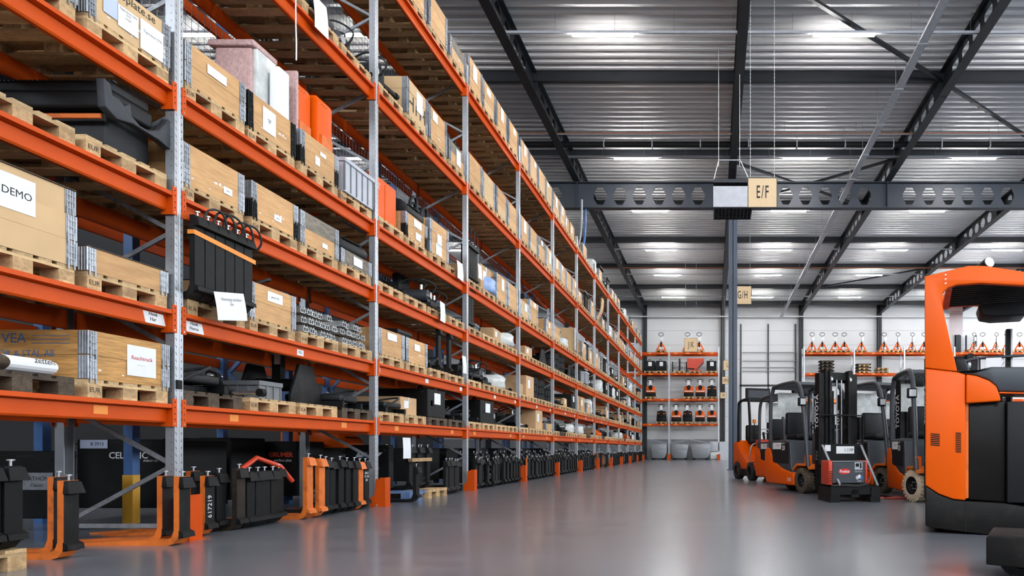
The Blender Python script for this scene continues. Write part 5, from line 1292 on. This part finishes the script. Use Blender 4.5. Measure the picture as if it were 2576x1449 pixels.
# ------------------------------------------------------------------ big orange reach truck in the foreground
TY, TX, TA = 6.8, 2.113, R(17.2)     # its rear corner and heading; the near flank runs towards the camera to the right
def pp(L):                            # outline of the flank: photograph pixels to metres along the flank and height
    o = []
    for x, y in L:
        u = (x - 1795) / F; s_ = (TY * u - TX) / (math.cos(TA) + math.sin(TA) * u); o.append((s_, EYE + (1128 - y) / F * (TY - math.sin(TA) * s_)))
    return o
def ps(px): return pp([(px, 0)])[0][0]
W2 = 1.15
t = thing('reach_truck', 'big orange reach truck with black battery and roof lamp, cut by frame edge', 'reach truck', (TX, TY, 0), -TA)
chas = pp([(2328, 1223), (2362, 1245), (2398, 1258), (2430, 1261), (2527, 1266), (2576, 1274), (2760, 1276), (2760, 1345), (2482, 1345), (2430, 1339), (2345, 1328), (2328, 1323)])
ob('chassis', MB().prism(chas, 'y', 0, W2, mat('scuffed_black', '#141312', .6, .1, spec=.25, var=.3, scale=5, dirt='#2c2824', fine=(3, (1, 1, 26), .3)), bev=.012), t)
ob('panel_joint', MB().box(*[pp([(2429, 0)])[0][0] + d for d in (-.004, .004)], -.003, .0, .03, .31, SLOT), t)
body = pp([(2328, 927), (2408, 936), (2429, 942), (2429, 1259), (2398, 1256), (2362, 1243), (2328, 1221)])
ob('rear_body', MB().prism(body, 'y', .004, W2 - .004, TRUCK, bev=.012), t)
ob('inner_post', MB().prism(pp([(2429, 1010), (2437, 1010), (2437, 1253), (2429, 1255)]), 'y', .03, W2 - .03, TRUCKD), t)
arch = pp([(2326, 695), (2380, 682), (2435, 668.5), (2477, 668.5), (2576, 683), (2700, 706), (2700, 740), (2576, 718), (2467, 712), (2407, 716), (2383, 724), (2371, 736), (2367, 752), (2373, 780), (2408, 934), (2327, 925)])
for y in (0, W2 - .07): ob('guard_side', MB().prism(arch, 'y', y, y + .07, TRUCK, bev=.008), t)
rp = pp([(2326, 697), (2340, 694), (2340, 930), (2328, 926)]); ob('rear_wall', MB().prism(rp, 'y', .06, W2 - .06, TRUCK), t)
q = MB()
zt = pp([(2480, 700)])[0][1]; x0 = pp([(2380, 0)])[0][0]
for i in range(11): q.box(x0, 1.4, .07 + .095 * i, .10 + .095 * i, zt - .05, zt + .03, BLACKW)
q.box(x0, x0 + .06, .06, W2 - .06, zt - .06, zt + .04, TRUCKD).box(x0 + .5, x0 + .54, .06, W2 - .06, zt - .03, zt + .04, BLACK); ob('roof_slat', q, t)
pan = pp([(2430, 942), (2456, 946), (2488, 958), (2506, 972), (2514, 993), (2518, 1009), (2430, 1015)]); ob('seat_side_panel', MB().prism(pan, 'y', -.02, .2, TRUCK, bev=.015, seg=3), t)
hood = pp([(2408, 931), (2450, 933), (2478, 925), (2495, 922), (2700, 922), (2700, 987), (2513, 985), (2506, 970), (2488, 956), (2456, 944), (2412, 938)])
ob('armrest_cover', MB().prism(hood, 'y', 0.02, .75, DGT, bev=.02, seg=3), t)
ob('accent_strip', MB().prism(pp([(2514, 986), (2700, 990), (2700, 993), (2514, 989)]), 'y', .0, .3, TRUCK), t)
bat = pp([(2437, 1012), (2531, 1008), (2531, 1265), (2437, 1258)]); ob('battery', MB().prism(bat, 'y', .05, W2 - .1, mat('battery_black', '#0f0d0b', .45, .05, spec=.2, var=.2, scale=4, dirt='#1a1714'), bev=.01), t)
b2 = pp([(2533, 1010), (2720, 1010), (2720, 1268), (2533, 1265)]); ob('drive_cover', MB().prism(b2, 'y', -.005, W2 - .1, PLAST, bev=.012), t)
e = MB()
for px in (2444, 2460, 2507):
    c = pp([(px, 1018)])[0]; e.cyl((c[0], .044, c[1]), (c[0], .05, c[1]), .018, SLOT, 12)
ob('lifting_hole', e, t)
q = MB()
for i in range(7): a = pp([(2341, 1091 + 4.6 * i), (2364, 1093 + 4.6 * i)]); q.bar((a[0][0], 0.002, a[0][1]), (a[1][0], .002, a[1][1]), .006, .009, SLOT)
for i in range(11): a = pp([(2404, 1089 + 4.7 * i), (2418, 1090 + 4.7 * i)]); q.bar((a[0][0], .002, a[0][1]), (a[1][0], .002, a[1][1]), .006, .009, SLOT)
ob('vent', q, t)
q = MB()
for i in range(7): a = pp([(2377, 684 + 5.4 * i), (2381, 687 + 5.4 * i)]); q.box(a[0][0], a[1][0], -.002, .0, a[1][1], a[0][1], WHITE if i % 2 else HAZR)
ob('reflective_strip', q, t)
c = pp([(2480, 650)])[0]; o = ob('work_lamp', MB().cyl((-.05, .3, -.03), (.05, .14, .02), .055, PLAST, 18), t, (c[0], .1, c[1])); ob('lens', MB().cyl((.05, .14, .02), (.055, .132, .022), .052, GLASSY, 18), o); ob('lamp_bracket', MB().box(-.035, -.015, .2, .24, -.1, .0, BLACK).box(.03, .05, .2, .24, -.1, 0, BLACK), o)
ob('seat', MB().prism(pp([(2402, 934), (2400, 892), (2412, 886), (2430, 888), (2440, 905), (2450, 934)]), 'y', .35, .85, PLAST, bev=.03, seg=3), t)
a = pp([(2399, 890), (2477, 872), (2474, 928)]); ob('grab_bar', MB().tube([(a[0][0], .9, a[0][1]), (a[1][0], .9, a[1][1]), (a[2][0], .9, a[2][1])], .022, DGT, 8).tube([(a[1][0], .9, a[1][1]), (1.3, .9, a[1][1] + .02)], .015, DGT), t)
a = pp([(2470, 735), (2576, 772)]); ob('display_unit', MB().prism(pp([(2470, 742), (2480, 736), (2600, 728), (2600, 768), (2510, 773), (2478, 768)]), 'y', .5, .9, PLAST, bev=.02), t)
ob('mast', MB().box(ps(2560), ps(2572), .95, 1.08, .3, 2.15, BLACK).box(ps(2573), ps(2578), .95, 1.05, .3, 2.15, STEEL), t)
a = pp([(2393, 749), (2429, 821)]); p = ob('paper_sheet', MB().box(a[0][0], a[1][0], .5, .502, a[1][1] , a[0][1], PAPER), t); text('TOYOTA\nEPS LEVAGE', .022, INKG, ((a[0][0] + a[1][0]) / 2, .499, a[0][1] - .06), '-y', p)
a = pp([(2494, 881), (2536, 925)]); p = ob('paper_sheet', MB().box(a[0][0], a[1][0], .6, .602, a[1][1], a[0][1], PAPER), t); text('8FBET20', .03, INK, ((a[0][0] + a[1][0]) / 2, .599, a[1][1] + .06), '-y', p)
wheel(t, (ps(2363), .25, .065), .062, .09, RUBBER, 'castor'); wheel(t, (ps(2540), .5, .15), .14, .12, RUBBER, 'castor')
t = thing('truck_support_leg', 'scuffed black steel support leg with wheel at the lower frame corner', 'support leg', (1.757, 4.4, 0), R(-26))
ob('leg_beam', MB().prism([(0, .095), (0, .27), (.015, .286), (1.0, .286), (1.0, .09), (.2, .09)], 'y', 0, .52, MATS['scuffed_black'], bev=.008), t)
ob('axle_bolt', MB().cyl((.2, -.006, .165), (.2, 0, .165), .018, BLACKW, 6), t)
o = wheel(t, (0, 0, 0), .13, .12, RUBBER); o.rotation_euler = (0, 0, PI / 2); o.location = (.2, .2, .135)
# lettering becomes plain mesh
bpy.context.view_layer.update()
_dg = bpy.context.evaluated_depsgraph_get()
for o in [o for o in COL.objects if o.type == 'FONT']:
    me = bpy.data.meshes.new_from_object(o.evaluated_get(_dg)); nm = o.name
    n = bpy.data.objects.new('tmp', me); COL.objects.link(n); n.parent = o.parent
    n.location = o.location; n.rotation_euler = o.rotation_euler; n.scale = o.scale
    bpy.data.objects.remove(o); n.name = nm
